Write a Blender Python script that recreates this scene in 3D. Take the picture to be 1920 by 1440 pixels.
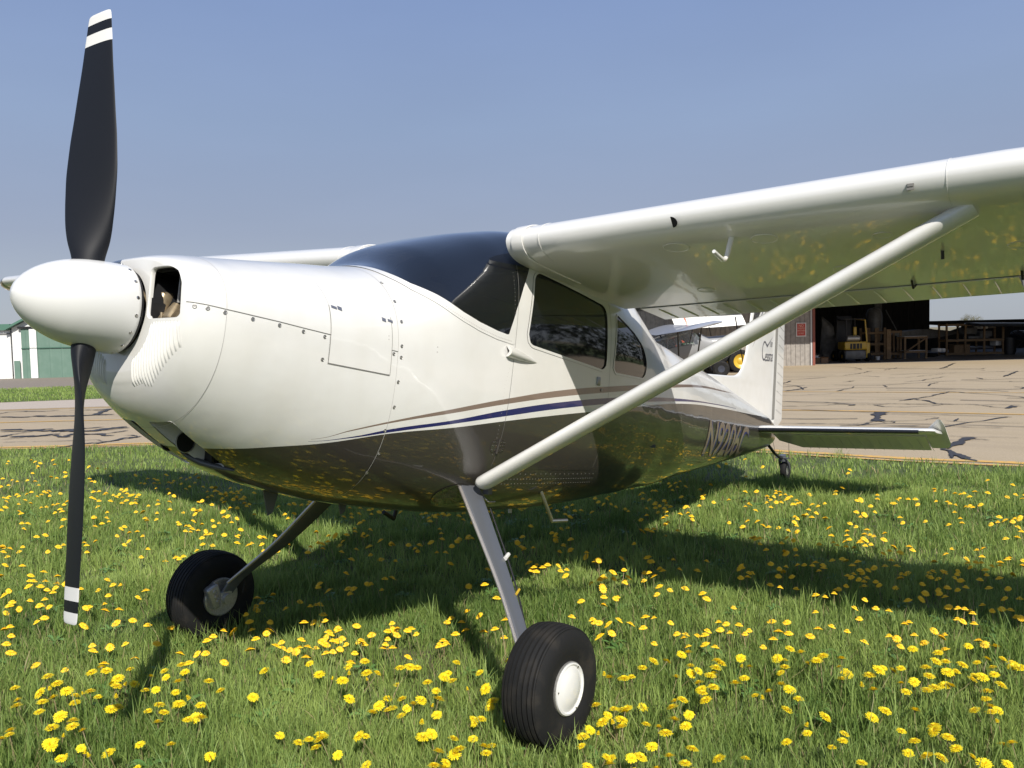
import bpy, math, random
import numpy as np
from mathutils import Vector, Matrix
R_ = math.radians
rng = np.random.default_rng(7); random.seed(7)
for o in list(bpy.data.objects): bpy.data.objects.remove(o)
scene = bpy.context.scene
COL = scene.collection
# ------------------------------------------------------------ camera
CAM = np.array([-1.53122577, -2.96270927, 1.62949458])
YAW, PIT, ROL, FOC = 0.9415, 0.0564, -0.0242, 1579.5
PITCH, HUB = 0.1542, 1.7796          # nose-up attitude of the taildragger, height of the hub
def cam_axes():
    f = np.array([math.sin(YAW)*math.cos(PIT), math.cos(YAW)*math.cos(PIT), -math.sin(PIT)])
    r = np.array([math.cos(YAW), -math.sin(YAW), 0.]); u = np.cross(r, f)
    c, s = math.cos(ROL), math.sin(ROL)
    return c*r+s*u, -s*r+c*u, f
RI, UP, FW = cam_axes()
cd = bpy.data.cameras.new('camera'); cam = bpy.data.objects.new('camera', cd); COL.objects.link(cam)
M = Matrix(((RI[0], UP[0], -FW[0], CAM[0]), (RI[1], UP[1], -FW[1], CAM[1]), (RI[2], UP[2], -FW[2], CAM[2]), (0, 0, 0, 1)))
cam.matrix_world = M
cd.sensor_width = 36; cd.lens = FOC/1920*36; cd.clip_start = .05; cd.clip_end = 3000
scene.camera = cam
# ------------------------------------------------------------ sky and sun
SUN = np.array([-.73, -.88, 1.0]); SUN /= np.linalg.norm(SUN)      # towards the sun
w = bpy.data.worlds.new('World'); scene.world = w; w.use_nodes = True
nt = w.node_tree; bg = nt.nodes['Background']
sky = nt.nodes.new('ShaderNodeTexSky'); sky.sky_type = 'NISHITA'; sky.sun_disc = False
sky.sun_elevation = math.asin(SUN[2]); sky.sun_rotation = math.atan2(SUN[0], SUN[1])
sky.altitude = 200; sky.air_density = 1.0; sky.dust_density = 1.2; sky.ozone_density = 3.0
hsv = nt.nodes.new('ShaderNodeHueSaturation'); hsv.inputs['Saturation'].default_value = .80
nt.links.new(sky.outputs[0], hsv.inputs['Color']); nt.links.new(hsv.outputs[0], bg.inputs[0])
bg.inputs[1].default_value = .085
# spring haze in the sky: a paler, flatter veil over the clear-air sky
tcw = nt.nodes.new('ShaderNodeTexCoord'); sxyz = nt.nodes.new('ShaderNodeSeparateXYZ'); nt.links.new(tcw.outputs['Generated'], sxyz.inputs[0])
rmp = nt.nodes.new('ShaderNodeValToRGB'); nt.links.new(sxyz.outputs[2], rmp.inputs[0]); el = rmp.color_ramp.elements
el[0].position = .0; el[0].color = (.44, .48, .54, 1); el[1].position = 1.; el[1].color = (.17, .27, .52, 1)
for p_, c_ in ((.05, (.39, .43, .52)), (.12, (.315, .355, .485)), (.236, (.288, .375, .565)), (.36, (.25, .352, .61))): e_ = el.new(p_); e_.color = (*c_, 1)
bg2 = nt.nodes.new('ShaderNodeBackground'); nt.links.new(rmp.outputs[0], bg2.inputs[0]); bg2.inputs[1].default_value = .80
nzw = nt.nodes.new('ShaderNodeTexNoise'); nzw.inputs['Scale'].default_value = 2.2; nzw.inputs['Detail'].default_value = 5; mpw = nt.nodes.new('ShaderNodeMapping'); mpw.inputs['Scale'].default_value = (1, 1, 4); nt.links.new(tcw.outputs['Generated'], mpw.inputs[0]); nt.links.new(mpw.outputs[0], nzw.inputs['Vector'])
mrw = nt.nodes.new('ShaderNodeMapRange'); mrw.inputs[1].default_value = .3; mrw.inputs[2].default_value = .75; mrw.inputs[3].default_value = .77; mrw.inputs[4].default_value = .845; nt.links.new(nzw.outputs['Fac'], mrw.inputs[0]); nt.links.new(mrw.outputs[0], bg2.inputs[1])
mxs = nt.nodes.new('ShaderNodeMixShader'); mxs.inputs[0].default_value = .8; nt.links.new(bg.outputs[0], mxs.inputs[1]); nt.links.new(bg2.outputs[0], mxs.inputs[2]); nt.links.new(mxs.outputs[0], nt.nodes['World Output'].inputs[0])
ld = bpy.data.lights.new('sun', 'SUN'); ld.energy = 4.7; ld.angle = R_(.5); ld.color = (1, .95, .87)
lo = bpy.data.objects.new('sun', ld); COL.objects.link(lo)
lo.rotation_euler = Vector(SUN).to_track_quat('Z', 'Y').to_euler(); lo.location = (-20, -24, 30)
scene.view_settings.view_transform = 'Standard'; scene.view_settings.look = 'None'
scene.view_settings.exposure = .32; scene.view_settings.gamma = 1

# ------------------------------------------------------------ picture / place helpers
F2 = np.array([FW[0], FW[1]]); F2 /= np.linalg.norm(F2); R2 = np.array([F2[1], -F2[0]])
def hor(px): return 654 - px*.0242
def ground(px, py, z=0.):
    d = FW+(px-960)/FOC*RI-(py-720)/FOC*UP; t = (z-CAM[2])/d[2]; return CAM+t*d
def at(px, depth, z=0.):
    p = CAM[:2]+F2*depth+R2*(px-960)/FOC*depth; return np.array([p[0], p[1], z])
def zat(px, py, depth): return CAM[2]+(hor(px)-py)/FOC*depth
ANG = math.atan2(R2[1], R2[0])      # heading of the picture's right
# ------------------------------------------------------------ materials
def mat(name, col, rough=.5, metal=0., coat=0., spec=.5, noise=None, bump=None, emit=None, alpha=None, trans=0.):
    m = bpy.data.materials.new(name); m.use_nodes = True; n = m.node_tree; b = n.nodes['Principled BSDF']
    b.inputs['Base Color'].default_value = (*col, 1); b.inputs['Roughness'].default_value = rough
    b.inputs['Metallic'].default_value = metal; b.inputs['Coat Weight'].default_value = coat; b.inputs['Coat Roughness'].default_value = .03
    b.inputs['Specular IOR Level'].default_value = spec
    if trans: b.inputs['Transmission Weight'].default_value = trans
    tc = n.nodes.new('ShaderNodeTexCoord')
    if noise:      # (scale, second colour, contrast low, high)
        t = n.nodes.new('ShaderNodeTexNoise'); t.inputs['Scale'].default_value = noise[0]; t.inputs['Detail'].default_value = 6
        r = n.nodes.new('ShaderNodeMapRange'); r.inputs[1].default_value = noise[2]; r.inputs[2].default_value = noise[3]
        x = n.nodes.new('ShaderNodeMix'); x.data_type = 'RGBA'; x.inputs[6].default_value = (*col, 1); x.inputs[7].default_value = (*noise[1], 1)
        n.links.new(tc.outputs['Object'], t.inputs['Vector']); n.links.new(t.outputs['Fac'], r.inputs[0]); n.links.new(r.outputs[0], x.inputs[0]); n.links.new(x.outputs[2], b.inputs['Base Color'])
    if bump:
        t = n.nodes.new('ShaderNodeTexNoise'); t.inputs['Scale'].default_value = bump[0]; t.inputs['Detail'].default_value = 3
        u = n.nodes.new('ShaderNodeBump'); u.inputs['Strength'].default_value = bump[1]; u.inputs['Distance'].default_value = bump[2]
        n.links.new(tc.outputs['Object'], t.inputs['Vector']); n.links.new(t.outputs['Fac'], u.inputs['Height']); n.links.new(u.outputs[0], b.inputs['Normal'])
        n.links.new(u.outputs[0], b.inputs['Coat Normal'])
    return m
class NG:
    """tiny node-graph writer"""
    def __init__(s, m): s.n = m.node_tree; s.b = s.n.nodes['Principled BSDF']
    def math(s, op, a, b=None, clamp=False):
        k = s.n.nodes.new('ShaderNodeMath'); k.operation = op; k.use_clamp = clamp
        for i, v in enumerate((a, b)):
            if v is None: continue
            if isinstance(v, (int, float)): k.inputs[i].default_value = v
            else: s.n.links.new(v, k.inputs[i])
        return k.outputs[0]
    def mix(s, f, a, b):
        k = s.n.nodes.new('ShaderNodeMix'); k.data_type = 'RGBA'
        for i, v in ((0, f), (6, a), (7, b)):
            if isinstance(v, tuple): k.inputs[i].default_value = (*v, 1)
            elif isinstance(v, (int, float)): k.inputs[i].default_value = v
            else: s.n.links.new(v, k.inputs[i])
        return k.outputs[2]
    def noise(s, vec, scale, detail=5, rough=.55):
        k = s.n.nodes.new('ShaderNodeTexNoise'); k.inputs['Scale'].default_value = scale; k.inputs['Detail'].default_value = detail; k.inputs['Roughness'].default_value = rough
        if vec is not None: s.n.links.new(vec, k.inputs['Vector'])
        return k.outputs['Fac']
    def rng(s, v, a, b, c=0., d=1.):
        k = s.n.nodes.new('ShaderNodeMapRange'); s.n.links.new(v, k.inputs[0])
        for i, q in enumerate((a, b, c, d)): k.inputs[i+1].default_value = q
        return k.outputs[0]
    def coord(s, which='Object', scale=None):
        k = s.n.nodes.new('ShaderNodeTexCoord'); o = k.outputs[which]
        if scale:
            mp = s.n.nodes.new('ShaderNodeMapping'); mp.inputs['Scale'].default_value = scale; s.n.links.new(o, mp.inputs[0]); o = mp.outputs[0]
        return o
    def xyz(s, v):
        k = s.n.nodes.new('ShaderNodeSeparateXYZ'); s.n.links.new(v, k.inputs[0]); return k.outputs
    def curve(s, v, pts, x0, x1, y0, y1):
        k = s.n.nodes.new('ShaderNodeFloatCurve'); c = k.mapping.curves[0]
        q = [((x-x0)/(x1-x0), (y-y0)/(y1-y0)) for x, y in pts]
        c.points[0].location = q[0]; c.points[1].location = q[-1]
        for p in q[1:-1]: c.points.new(*p)
        k.mapping.update(); s.n.links.new(s.rng(v, x0, x1), k.inputs[1])
        return s.rng(k.outputs[0], 0, 1, y0, y1)
    def bump(s, h, strength, dist):
        k = s.n.nodes.new('ShaderNodeBump'); k.inputs['Strength'].default_value = strength; k.inputs['Distance'].default_value = dist
        s.n.links.new(h, k.inputs['Height']); s.n.links.new(k.outputs[0], s.b.inputs['Normal'])
        return k.outputs[0]
WHITE = (.70, .69, .655); TAUPE = (.043, .038, .033); BLUE = (.012, .014, .10); BROWN = (.20, .145, .115)
m_white = mat('white_aircraft_paint', WHITE, .28, coat=.8, noise=(7, (.66, .645, .60), .42, .75), bump=(2.6, .16, .02))
m_white_wing = mat('white_wing_paint', WHITE, .32, coat=.75, bump=(3.0, .13, .02)); m_white_wing.node_tree.nodes['Principled BSDF'].inputs['Coat Roughness'].default_value = .05
m_spinner = mat('white_spinner_paint', (.69, .685, .66), .32, coat=.5)
m_liv = mat('white_and_taupe_livery_paint', WHITE, .30, coat=.8)
g = NG(m_liv); cx, cy, cz = g.xyz(g.coord())
def band(pts_lo, pts_hi, x0, x1):
    a = g.math('GREATER_THAN', cz, g.curve(cx, pts_lo, 0, 7.2, -1, 1)); b_ = g.math('LESS_THAN', cz, g.curve(cx, pts_hi, 0, 7.2, -1, 1))
    c = g.math('MULTIPLY', g.math('GREATER_THAN', cx, x0), g.math('LESS_THAN', cx, x1))
    return g.math('MULTIPLY', g.math('MULTIPLY', a, b_), c)
XL = [.718, .90, 1.095, 1.445, 1.80, 2.285, 2.93, 3.69, 4.27, 5.0, 5.55]
bl = [-.4355, -.412, -.377, -.321, -.264, -.191, -.113, -.045, -.006, .020, .030]
bu = [-.4345, -.407, -.363, -.304, -.234, -.157, -.079, -.021, .007, .027, .033]
XB = [.725, .89, 1.10, 1.43, 1.80, 2.27, 2.85, 3.67, 4.59, 5.30, 5.685]
rl = [-.4265, -.384, -.335, -.273, -.204, -.129, -.053, .044, .125, .153, .170]
ru = [-.4255, -.379, -.326, -.254, -.178, -.095, -.019, .068, .142, .164, .172]
ext = lambda X, Y: [(0, Y[0])]+list(zip(X, Y))+[(7.2, Y[-1])]
fb = band(ext(XL, bl), ext(XL, bu), .718, 5.55); fr = band(ext(XB, rl), ext(XB, ru), .725, 5.685)
XD = [(0, -.50), (.36, -.488), (.47, -.480), (.60, -.463), (.767, -.442), (1.11, -.380), (1.45, -.338), (1.806, -.287), (2.29, -.224), (2.87, -.156), (3.69, -.062), (4.28, -.022), (5.0, .0), (5.94, .014), (6.77, .028), (7.2, .03)]
fd = g.math('LESS_THAN', cz, g.curve(cx, XD, 0, 7.2, -1, 1))
fd = g.math('MULTIPLY', fd, g.math('GREATER_THAN', g.math('SUBTRACT', cx, g.math('MULTIPLY', cy, 0.0)), .345))
cl = g.mix(fr, g.mix(g.rng(g.noise(g.coord('Object', (1, 1, .5)), 6, 5), .42, .75), WHITE, (.66, .645, .60)), BROWN); cl = g.mix(fb, cl, BLUE); cl = g.mix(fd, cl, TAUPE)
g.n.links.new(cl, g.b.inputs['Base Color'])
u = g.bump(g.noise(g.coord('Object', (1, 1, 1.6)), 2.8, 2.5), .22, .02); g.n.links.new(u, g.b.inputs['Coat Normal'])
m_taupe = mat('taupe_gloss_paint', TAUPE, .25, coat=1.)
m_boot = mat('black_rubber_boot', (.012, .013, .018), .22, coat=.6)
m_black = mat('black_satin', (.012, .012, .013), .5)
m_blade = mat('black_propeller_paint', (.008, .009, .012), .55, coat=.0, spec=.25)
g = NG(m_blade); _, _, bz = g.xyz(g.coord())
s1 = g.math('GREATER_THAN', bz, 1.058); s2 = g.math('MULTIPLY', g.math('GREATER_THAN', bz, .975), g.math('LESS_THAN', bz, 1.020))
g.n.links.new(g.mix(g.math('ADD', s1, s2), (.008, .009, .012), (.70, .69, .66)), g.b.inputs['Base Color'])
m_dark = mat('dark_cavity', (.006, .006, .006), .8)
m_seam = mat('panel_gap', (.16, .155, .14), .7); m_seaml = mat('filled_panel_joint', (.42, .41, .39), .6)
m_seamd = mat('hinge_gap', (.05, .05, .045), .7)
m_steel = mat('bright_steel', (.55, .53, .50), .3, metal=1.)
m_dzus = mat('grey_fastener_steel', (.34, .33, .31), .4, metal=.8)
m_leg = mat('grey_painted_spring_steel', (.085, .09, .10), .38, coat=.3)
m_tyre = mat('tyre_rubber', (.010, .010, .010), .78, spec=.3, noise=(9, (.030, .026, .021), .5, .75), bump=(60, .3, .004))
m_cast = mat('cast_aluminium', (.5, .49, .46), .45, metal=.7, noise=(140, (.36, .35, .33), .4, .7))
m_engine = mat('tan_painted_crankcase', (.36, .29, .19), .38, metal=.6, noise=(25, (.20, .155, .10), .4, .7))
m_glass = mat('dark_tinted_perspex', (.005, .006, .009), .04, coat=1.)
m_glass.node_tree.nodes['Principled BSDF'].inputs['Alpha'].default_value = .93
m_seat = mat('grey_seat_fabric', (.16, .14, .12), .85, bump=(120, .3, .003))
m_int = mat('dark_cabin_lining', (.05, .048, .045), .85)
m_yellow = mat('yellow_paint', (.55, .36, .03), .4, coat=.4)
def obj(name, me, mt, parent=None):
    o = bpy.data.objects.new(name, me); COL.objects.link(o)
    if mt: me.materials.append(mt)
    if parent: o.parent = parent
    return o
def tag(o, label=None, cat=None, group=None, kind=None):
    for k, v in (('label', label), ('category', cat), ('group', group), ('kind', kind)):
        if v: o[k] = v
    return o
def thing(name, loc=(0, 0, 0), rz=0., **k):
    o = bpy.data.objects.new(name, None); COL.objects.link(o); o.location = loc; o.rotation_euler = (0, 0, rz); o.empty_display_size = .2
    return tag(o, **k)
class MB:
    def __init__(s): s.v = []; s.f = []; s.n = 0
    def add(s, V, F):
        V = np.asarray(V, float).reshape(-1, 3); s.v.append(V); s.f += [tuple(int(i)+s.n for i in f) for f in F]; s.n += len(V); return s
    def box(s, c, d, rot=None, bev=0.):
        x, y, z = [q/2 for q in d]; V = np.array([(a*x, b*y, e*z) for a in (-1, 1) for b in (-1, 1) for e in (-1, 1)])
        if rot is not None: V = V @ np.array(rot).T
        return s.add(V+np.array(c), [(0, 1, 3, 2), (4, 6, 7, 5), (0, 4, 5, 1), (2, 3, 7, 6), (0, 2, 6, 4), (1, 5, 7, 3)])
    def rbox(s, c, d, r=.02, rz=0., n=4):
        # rounded box: rounded rectangle in xy, inset top and bottom edges
        x, y, z = [q/2 for q in d]; r = min(r, x*.99, y*.99, z*.99); pts = []
        for k, (sx, sy) in enumerate(((1, 1), (-1, 1), (-1, -1), (1, -1))):
            for i in range(n+1):
                a = (k+i/n)*math.pi/2; pts.append((sx*(x-r), sy*(y-r), math.cos(a), math.sin(a)))
        L = len(pts); V = []; co, si = math.cos(rz), math.sin(rz)
        prof = [(-z, -r), (-z+r*.3, -r*.3), (-z+r, 0), (z-r, 0), (z-r*.3, -r*.3), (z, -r)]
        for zz, off in prof:
            for px_, py_, ca, sa in pts:
                X, Y = px_+ca*(r+off), py_+sa*(r+off); V.append((X*co-Y*si+c[0], X*si+Y*co+c[1], zz+c[2]))
        F = [tuple(range(L))[::-1], tuple(range(5*L, 6*L))]
        for j in range(5):
            for i in range(L): F.append((j*L+i, j*L+(i+1) % L, (j+1)*L+(i+1) % L, (j+1)*L+i))
        return s.add(V, F)
    def tube(s, P, r, n=10, caps=True, flat=None):
        P = [np.array(p, float) for p in P]; rr = r if hasattr(r, '__len__') else [r]*len(P); V = []
        prev = None
        for i, p in enumerate(P):
            t = P[min(i+1, len(P)-1)]-P[max(i-1, 0)]; t /= np.linalg.norm(t)+1e-12
            if prev is None:
                a = np.array([0, 0, 1.]) if abs(t[2]) < .9 else np.array([1., 0, 0]); x = np.cross(a, t)
            else: x = prev-t*(prev@t)
            x /= np.linalg.norm(x); prev = x; y = np.cross(t, x)
            for k in range(n):
                a = 2*math.pi*k/n; V.append(p+rr[i]*(math.cos(a)*x+math.sin(a)*y))
        F = []
        for j in range(len(P)-1):
            for k in range(n): F.append((j*n+k, j*n+(k+1) % n, (j+1)*n+(k+1) % n, (j+1)*n+k))
        if caps: F += [tuple(range(n))[::-1], tuple(range((len(P)-1)*n, len(P)*n))]
        return s.add(V, F)
    def lathe(s, prof, c=(0, 0, 0), axis='x', n=48, arc=(0, 2*math.pi)):
        full = abs(arc[1]-arc[0]-2*math.pi) < 1e-6; m = n if full else n+1; V = []
        for h, r in prof:
            for k in range(m):
                a = arc[0]+(arc[1]-arc[0])*k/n; ca, sa = r*math.cos(a), r*math.sin(a)
                V.append({'x': (h, ca, sa), 'y': (sa, h, ca), 'z': (ca, sa, h)}[axis])
        V = np.array(V)+np.array(c); F = []
        for j in range(len(prof)-1):
            for k in range(n): F.append((j*m+k, j*m+(k+1) % m, (j+1)*m+(k+1) % m, (j+1)*m+k))
        return s.add(V, F)
    def prism(s, poly, a, b, plane='xz'):
        L = len(poly); V = []
        for h in (a, b):
            for p, q in poly: V.append({'xz': (p, h, q), 'xy': (p, q, h), 'yz': (h, p, q)}[plane])
        F = [tuple(range(L)), tuple(range(L, 2*L))[::-1]]+[(i, i+L, (i+1) % L+L, (i+1) % L) for i in range(L)]
        return s.add(V, F)
    def grid(s, G, closed=False, cap=False):
        G = np.asarray(G, float); a, b = G.shape[:2]; F = []
        for i in range(a-1):
            for j in range(b if closed else b-1): F.append((i*b+j, i*b+(j+1) % b, (i+1)*b+(j+1) % b, (i+1)*b+j))
        if cap: F += [tuple(range(b))[::-1], tuple(range((a-1)*b, a*b))]
        return s.add(G, F)
    def build(s, name, mt, parent=None, smooth=True, ang=35, fix=True):
        me = bpy.data.meshes.new(name); me.from_pydata(np.concatenate(s.v).tolist() if s.v else [], [], s.f); 
        if fix:
            import bmesh
            bm = bmesh.new(); bm.from_mesh(me); bmesh.ops.recalc_face_normals(bm, faces=bm.faces); bm.to_mesh(me); bm.free()
        me.update()
        if smooth: me.shade_smooth(); me.set_sharp_from_angle(angle=R_(ang))
        return obj(name, me, mt, parent)
def mirror(V): return np.asarray(V)*np.array([1, -1, 1])

# ------------------------------------------------------------ setting: ground
def sheet(name, poly, z, mt, lab=None, sub=None):
    me = bpy.data.meshes.new(name); me.from_pydata([(x, y, z) for x, y in poly], [], [tuple(range(len(poly)))]); me.update()
    import bmesh
    bm = bmesh.new(); bm.from_mesh(me); bmesh.ops.recalc_face_normals(bm, faces=bm.faces)
    if bm.faces[:][0].normal.z < 0: bmesh.ops.reverse_faces(bm, faces=bm.faces)
    bm.to_mesh(me); bm.free()
    o = obj(name, me, mt); tag(o, lab, None, None, 'structure'); return o
m_soil = mat('grass_covered_soil', (.06, .09, .025), .9)
g = NG(m_soil); co = g.coord()
c1 = g.mix(g.rng(g.noise(co, 7, 8, .7), .35, .65), (.05, .075, .02), (.12, .15, .045))
c1 = g.mix(g.rng(g.noise(co, .9, 4), .52, .72), c1, (.12, .105, .05))
px_, py_, pz_ = g.xyz(co); far = g.rng(g.math('ADD', px_, py_), 75, 130)
c1 = g.mix(far, c1, (.20, .17, .10)); g.n.links.new(c1, g.b.inputs['Base Color'])
g.bump(g.noise(co, 22, 6, .7), .8, .05)
o = sheet('ground', [(math.cos(a)*1400, math.sin(a)*1400) for a in np.linspace(0, 2*math.pi, 64, endpoint=False)], 0, m_soil, 'grass field reaching to the horizon')
m_pave = mat('worn_tan_asphalt', (.27, .23, .175), .85)
g = NG(m_pave); co = g.coord()
fine = g.noise(co, 55, 3, .8); mid = g.noise(co, 1.1, 5); st = g.noise(g.coord('Object', (.9, .06, 1)), 1.3, 4)
c1 = g.mix(g.rng(fine, .3, .7), (.285, .222, .140), (.46, .37, .243)); c1 = g.mix(g.rng(mid, .4, .75, 0, .5), c1, (.40, .32, .225))
c1 = g.mix(g.rng(st, .5, .75, 0, .5), c1, (.25, .195, .135)); g.n.links.new(c1, g.b.inputs['Base Color']); g.bump(fine, .5, .004)
NEAR = [(-14, 34.5), (-3, 21.3), (2.2, 14.9), (4.48, 11.75), (5.13, 10.85), (5.95, 9.75), (7.2, 7.4), (8.3, 4.9), (9.05, 2.7), (9.45, .78), (9.42, -.26), (9.47, -1.42), (9.55, -2.06), (9.9, -6), (10.4, -14), (12, -40)]
m_conc = mat('pale_concrete', (.47, .40, .33), .85, noise=(30, (.38, .32, .26), .35, .65))
m_apron = mat('dark_weathered_asphalt', (.24, .20, .16), .9, noise=(12, (.17, .14, .11), .35, .7))
sheet('taxiway', NEAR+[(62, -40), (62, 2), (50, 16), (36.5, 13.5), (33.5, 12.2), (30.5, 10.6), (25, 13.4), (12, 22.9), (9.9, 24.6), (3, 30.6), (-6, 39)], .004, m_pave, 'cracked tan asphalt taxiway and ramp')
sheet('concrete_shoulder', [(-8, 37.8), (3.2, 27.2), (8.43, 21.4), (10.27, 19.4), (13.5, 16.2), (14.4, 17.4), (12, 22.7), (9.9, 24.4), (3, 30.4), (-6, 38.8)], .008, m_conc, 'pale concrete edge strip of the taxiway')
sheet('hangar_apron', [(-10, 56), (13.3, 32.7), (15.1, 31.0), (26, 21.5), (40, 30), (26, 60), (0, 75)], .004, m_apron, 'dark weathered apron before the green hangar')
m_line = mat('faded_yellow_paint', (.62, .36, .085), .8, noise=(14, (.46, .32, .14), .45, .62))
def smooth_line(P, step=.35):
    P = np.array(P, float); d = np.r_[0, np.cumsum(np.linalg.norm(np.diff(P, axis=0), axis=1))]; q = np.arange(0, d[-1], step)
    return np.stack([pchip(d, P[:, 0], q), pchip(d, P[:, 1], q)], 1)
def pchip(x, y, q):
    x = np.asarray(x, float); y = np.asarray(y, float); h = np.diff(x); d = np.diff(y)/h; m = np.zeros(len(x))
    for i in range(1, len(x)-1):
        if d[i-1]*d[i] > 0:
            w1 = 2*h[i]+h[i-1]; w2 = h[i]+2*h[i-1]; m[i] = (w1+w2)/(w1/d[i-1]+w2/d[i])
    m[0] = d[0]; m[-1] = d[-1]; q = np.asarray(q, float); i = np.clip(np.searchsorted(x, q, side='right')-1, 0, len(x)-2); t = (q-x[i])/h[i]
    return y[i]*(1+2*t)*(1-t)**2+m[i]*h[i]*t*(1-t)**2+y[i+1]*t*t*(3-2*t)+m[i+1]*h[i]*t*t*(t-1)
def ribbon(mb, P, wd, z, jitter=0.):
    P = np.asarray(P, float); t = np.gradient(P, axis=0); t /= np.linalg.norm(t, axis=1)[:, None]+1e-9; nrm = np.stack([-t[:, 1], t[:, 0]], 1)
    w_ = (wd if hasattr(wd, '__len__') else np.full(len(P), wd))/2
    w1 = w_*(1+jitter*rng.uniform(-1, 1, len(P))); w2 = w_*(1+jitter*rng.uniform(-1, 1, len(P)))
    A = np.c_[P+nrm*w1[:, None], np.full(len(P), z)]; B = np.c_[P-nrm*w2[:, None], np.full(len(P), z)]
    mb.grid(np.stack([A, B], 1))
mb = MB()
L1 = smooth_line([(-12, 32.6), (-2, 20.6), (4.62, 12.0), (5.35, 11.05), (6.15, 10.1), (8.6, 5.2), (9.65, .85), (9.66, -.6), (9.85, -2.0), (10.2, -8), (11.3, -30)])
L2 = smooth_line([(-8, 36.4), (1, 24.5), (6.77, 17.05), (8.2, 15.1), (11.8, 9.6), (14.6, 5.0), (15.45, 2.55), (15.85, .4), (16.05, -1.5), (16.8, -9), (18, -30)])
L3 = smooth_line([(3, 27.5), (8.43, 21.02), (10.27, 18.8), (16, 11.5), (20.5, 4.2), (21.1, 1.4), (21.64, -1.05), (23, -9), (25, -30)])
ribbon(mb, L1, .15, .012, .25); ribbon(mb, L1+np.array([-.24, -.06]), .08, .012, .8); ribbon(mb, L2, .13, .012, .1); ribbon(mb, L3, .10, .012, .5)
tag(mb.build('taxiway_line', m_line, smooth=False, fix=False), 'faded yellow painted edge and centre lines on the taxiway', None, None, 'structure')
m_tar = mat('black_crack_sealant', (.035, .033, .034), .6)
mb = MB()
def crack(P, w0=.05, wob=.06, z=.016):
    P = np.array([ground(*p)[:2] for p in P]); d = np.r_[0, np.cumsum(np.linalg.norm(np.diff(P, axis=0), axis=1))]
    q = np.arange(0, d[-1]+.01, max(.06, d[-1]/160)); X = np.stack([np.interp(q, d, P[:, 0]), np.interp(q, d, P[:, 1])], 1)
    nz = rng.normal(0, 1, (len(q), 2)); k = np.ones(5)/5; nz = np.stack([np.convolve(nz[:, i], k, 'same')[:len(q)] for i in (0, 1)], 1)
    ww = w0*(.55+.9*np.abs(np.convolve(rng.normal(0, 1, len(q)), np.ones(7)/3.2, 'same')[:len(q)])); ww[0] *= .2; ww[-1] *= .2
    ribbon(mb, X+nz*wob*.6, ww, z+rng.uniform(0, .003), .3)
LC = lambda pts: [(x/6.4, 700+y/6.4) for x, y in pts]
RC = lambda pts: [(1460+x/4.174, 680+y/4.174) for x, y in pts]
for P, w_ in [([(0, 530), (100, 530), (300, 532), (440, 520), (560, 522), (700, 518), (900, 515), (1100, 508), (1380, 498)], .16), ([(400, 522), (500, 515), (580, 512)], .2), ([(0, 490), (90, 472), (300, 462), (560, 462), (720, 445)], .07), ([(830, 450), (900, 445), (1300, 445)], .10), ([(1140, 505), (1200, 485), (1260, 455), (1320, 432)], .14),
              ([(0, 685), (200, 683), (420, 690), (560, 700), (700, 690), (900, 675), (1080, 665), (1270, 648)], .14), ([(0, 708), (180, 705), (380, 700), (520, 678), (640, 675)], .12), ([(600, 690), (680, 705), (760, 690), (900, 700), (1080, 700), (1180, 688), (1300, 672), (1540, 645)], .2),
              ([(0, 770), (130, 745), (300, 715), (420, 700)], .08), ([(100, 772), (250, 762), (420, 765), (560, 748), (640, 735), (720, 735)], .13), ([(230, 775), (330, 760), (520, 760), (640, 750), (760, 768), (900, 765)], .10), ([(780, 765), (850, 745), (900, 730), (1010, 740), (1200, 738), (1260, 755), (1400, 755)], .14),
              ([(0, 805), (160, 790), (340, 775)], .04), ([(0, 840), (240, 828), (560, 825), (900, 815), (1160, 805), (1260, 820)], .03), ([(700, 905), (800, 890), (900, 870), (1010, 853), (1180, 835), (1330, 825), (1430, 800), (1520, 790), (1690, 765)], .09), ([(1120, 860), (1250, 835), (1400, 810), (1500, 780), (1640, 768)], .10), ([(1480, 755), (1560, 750), (1690, 768)], .05), ([(1200, 750), (1350, 720), (1560, 688)], .06), ([(1220, 690), (1340, 680), (1560, 655)], .13)]:
    crack(LC(P), w_*.72)
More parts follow.
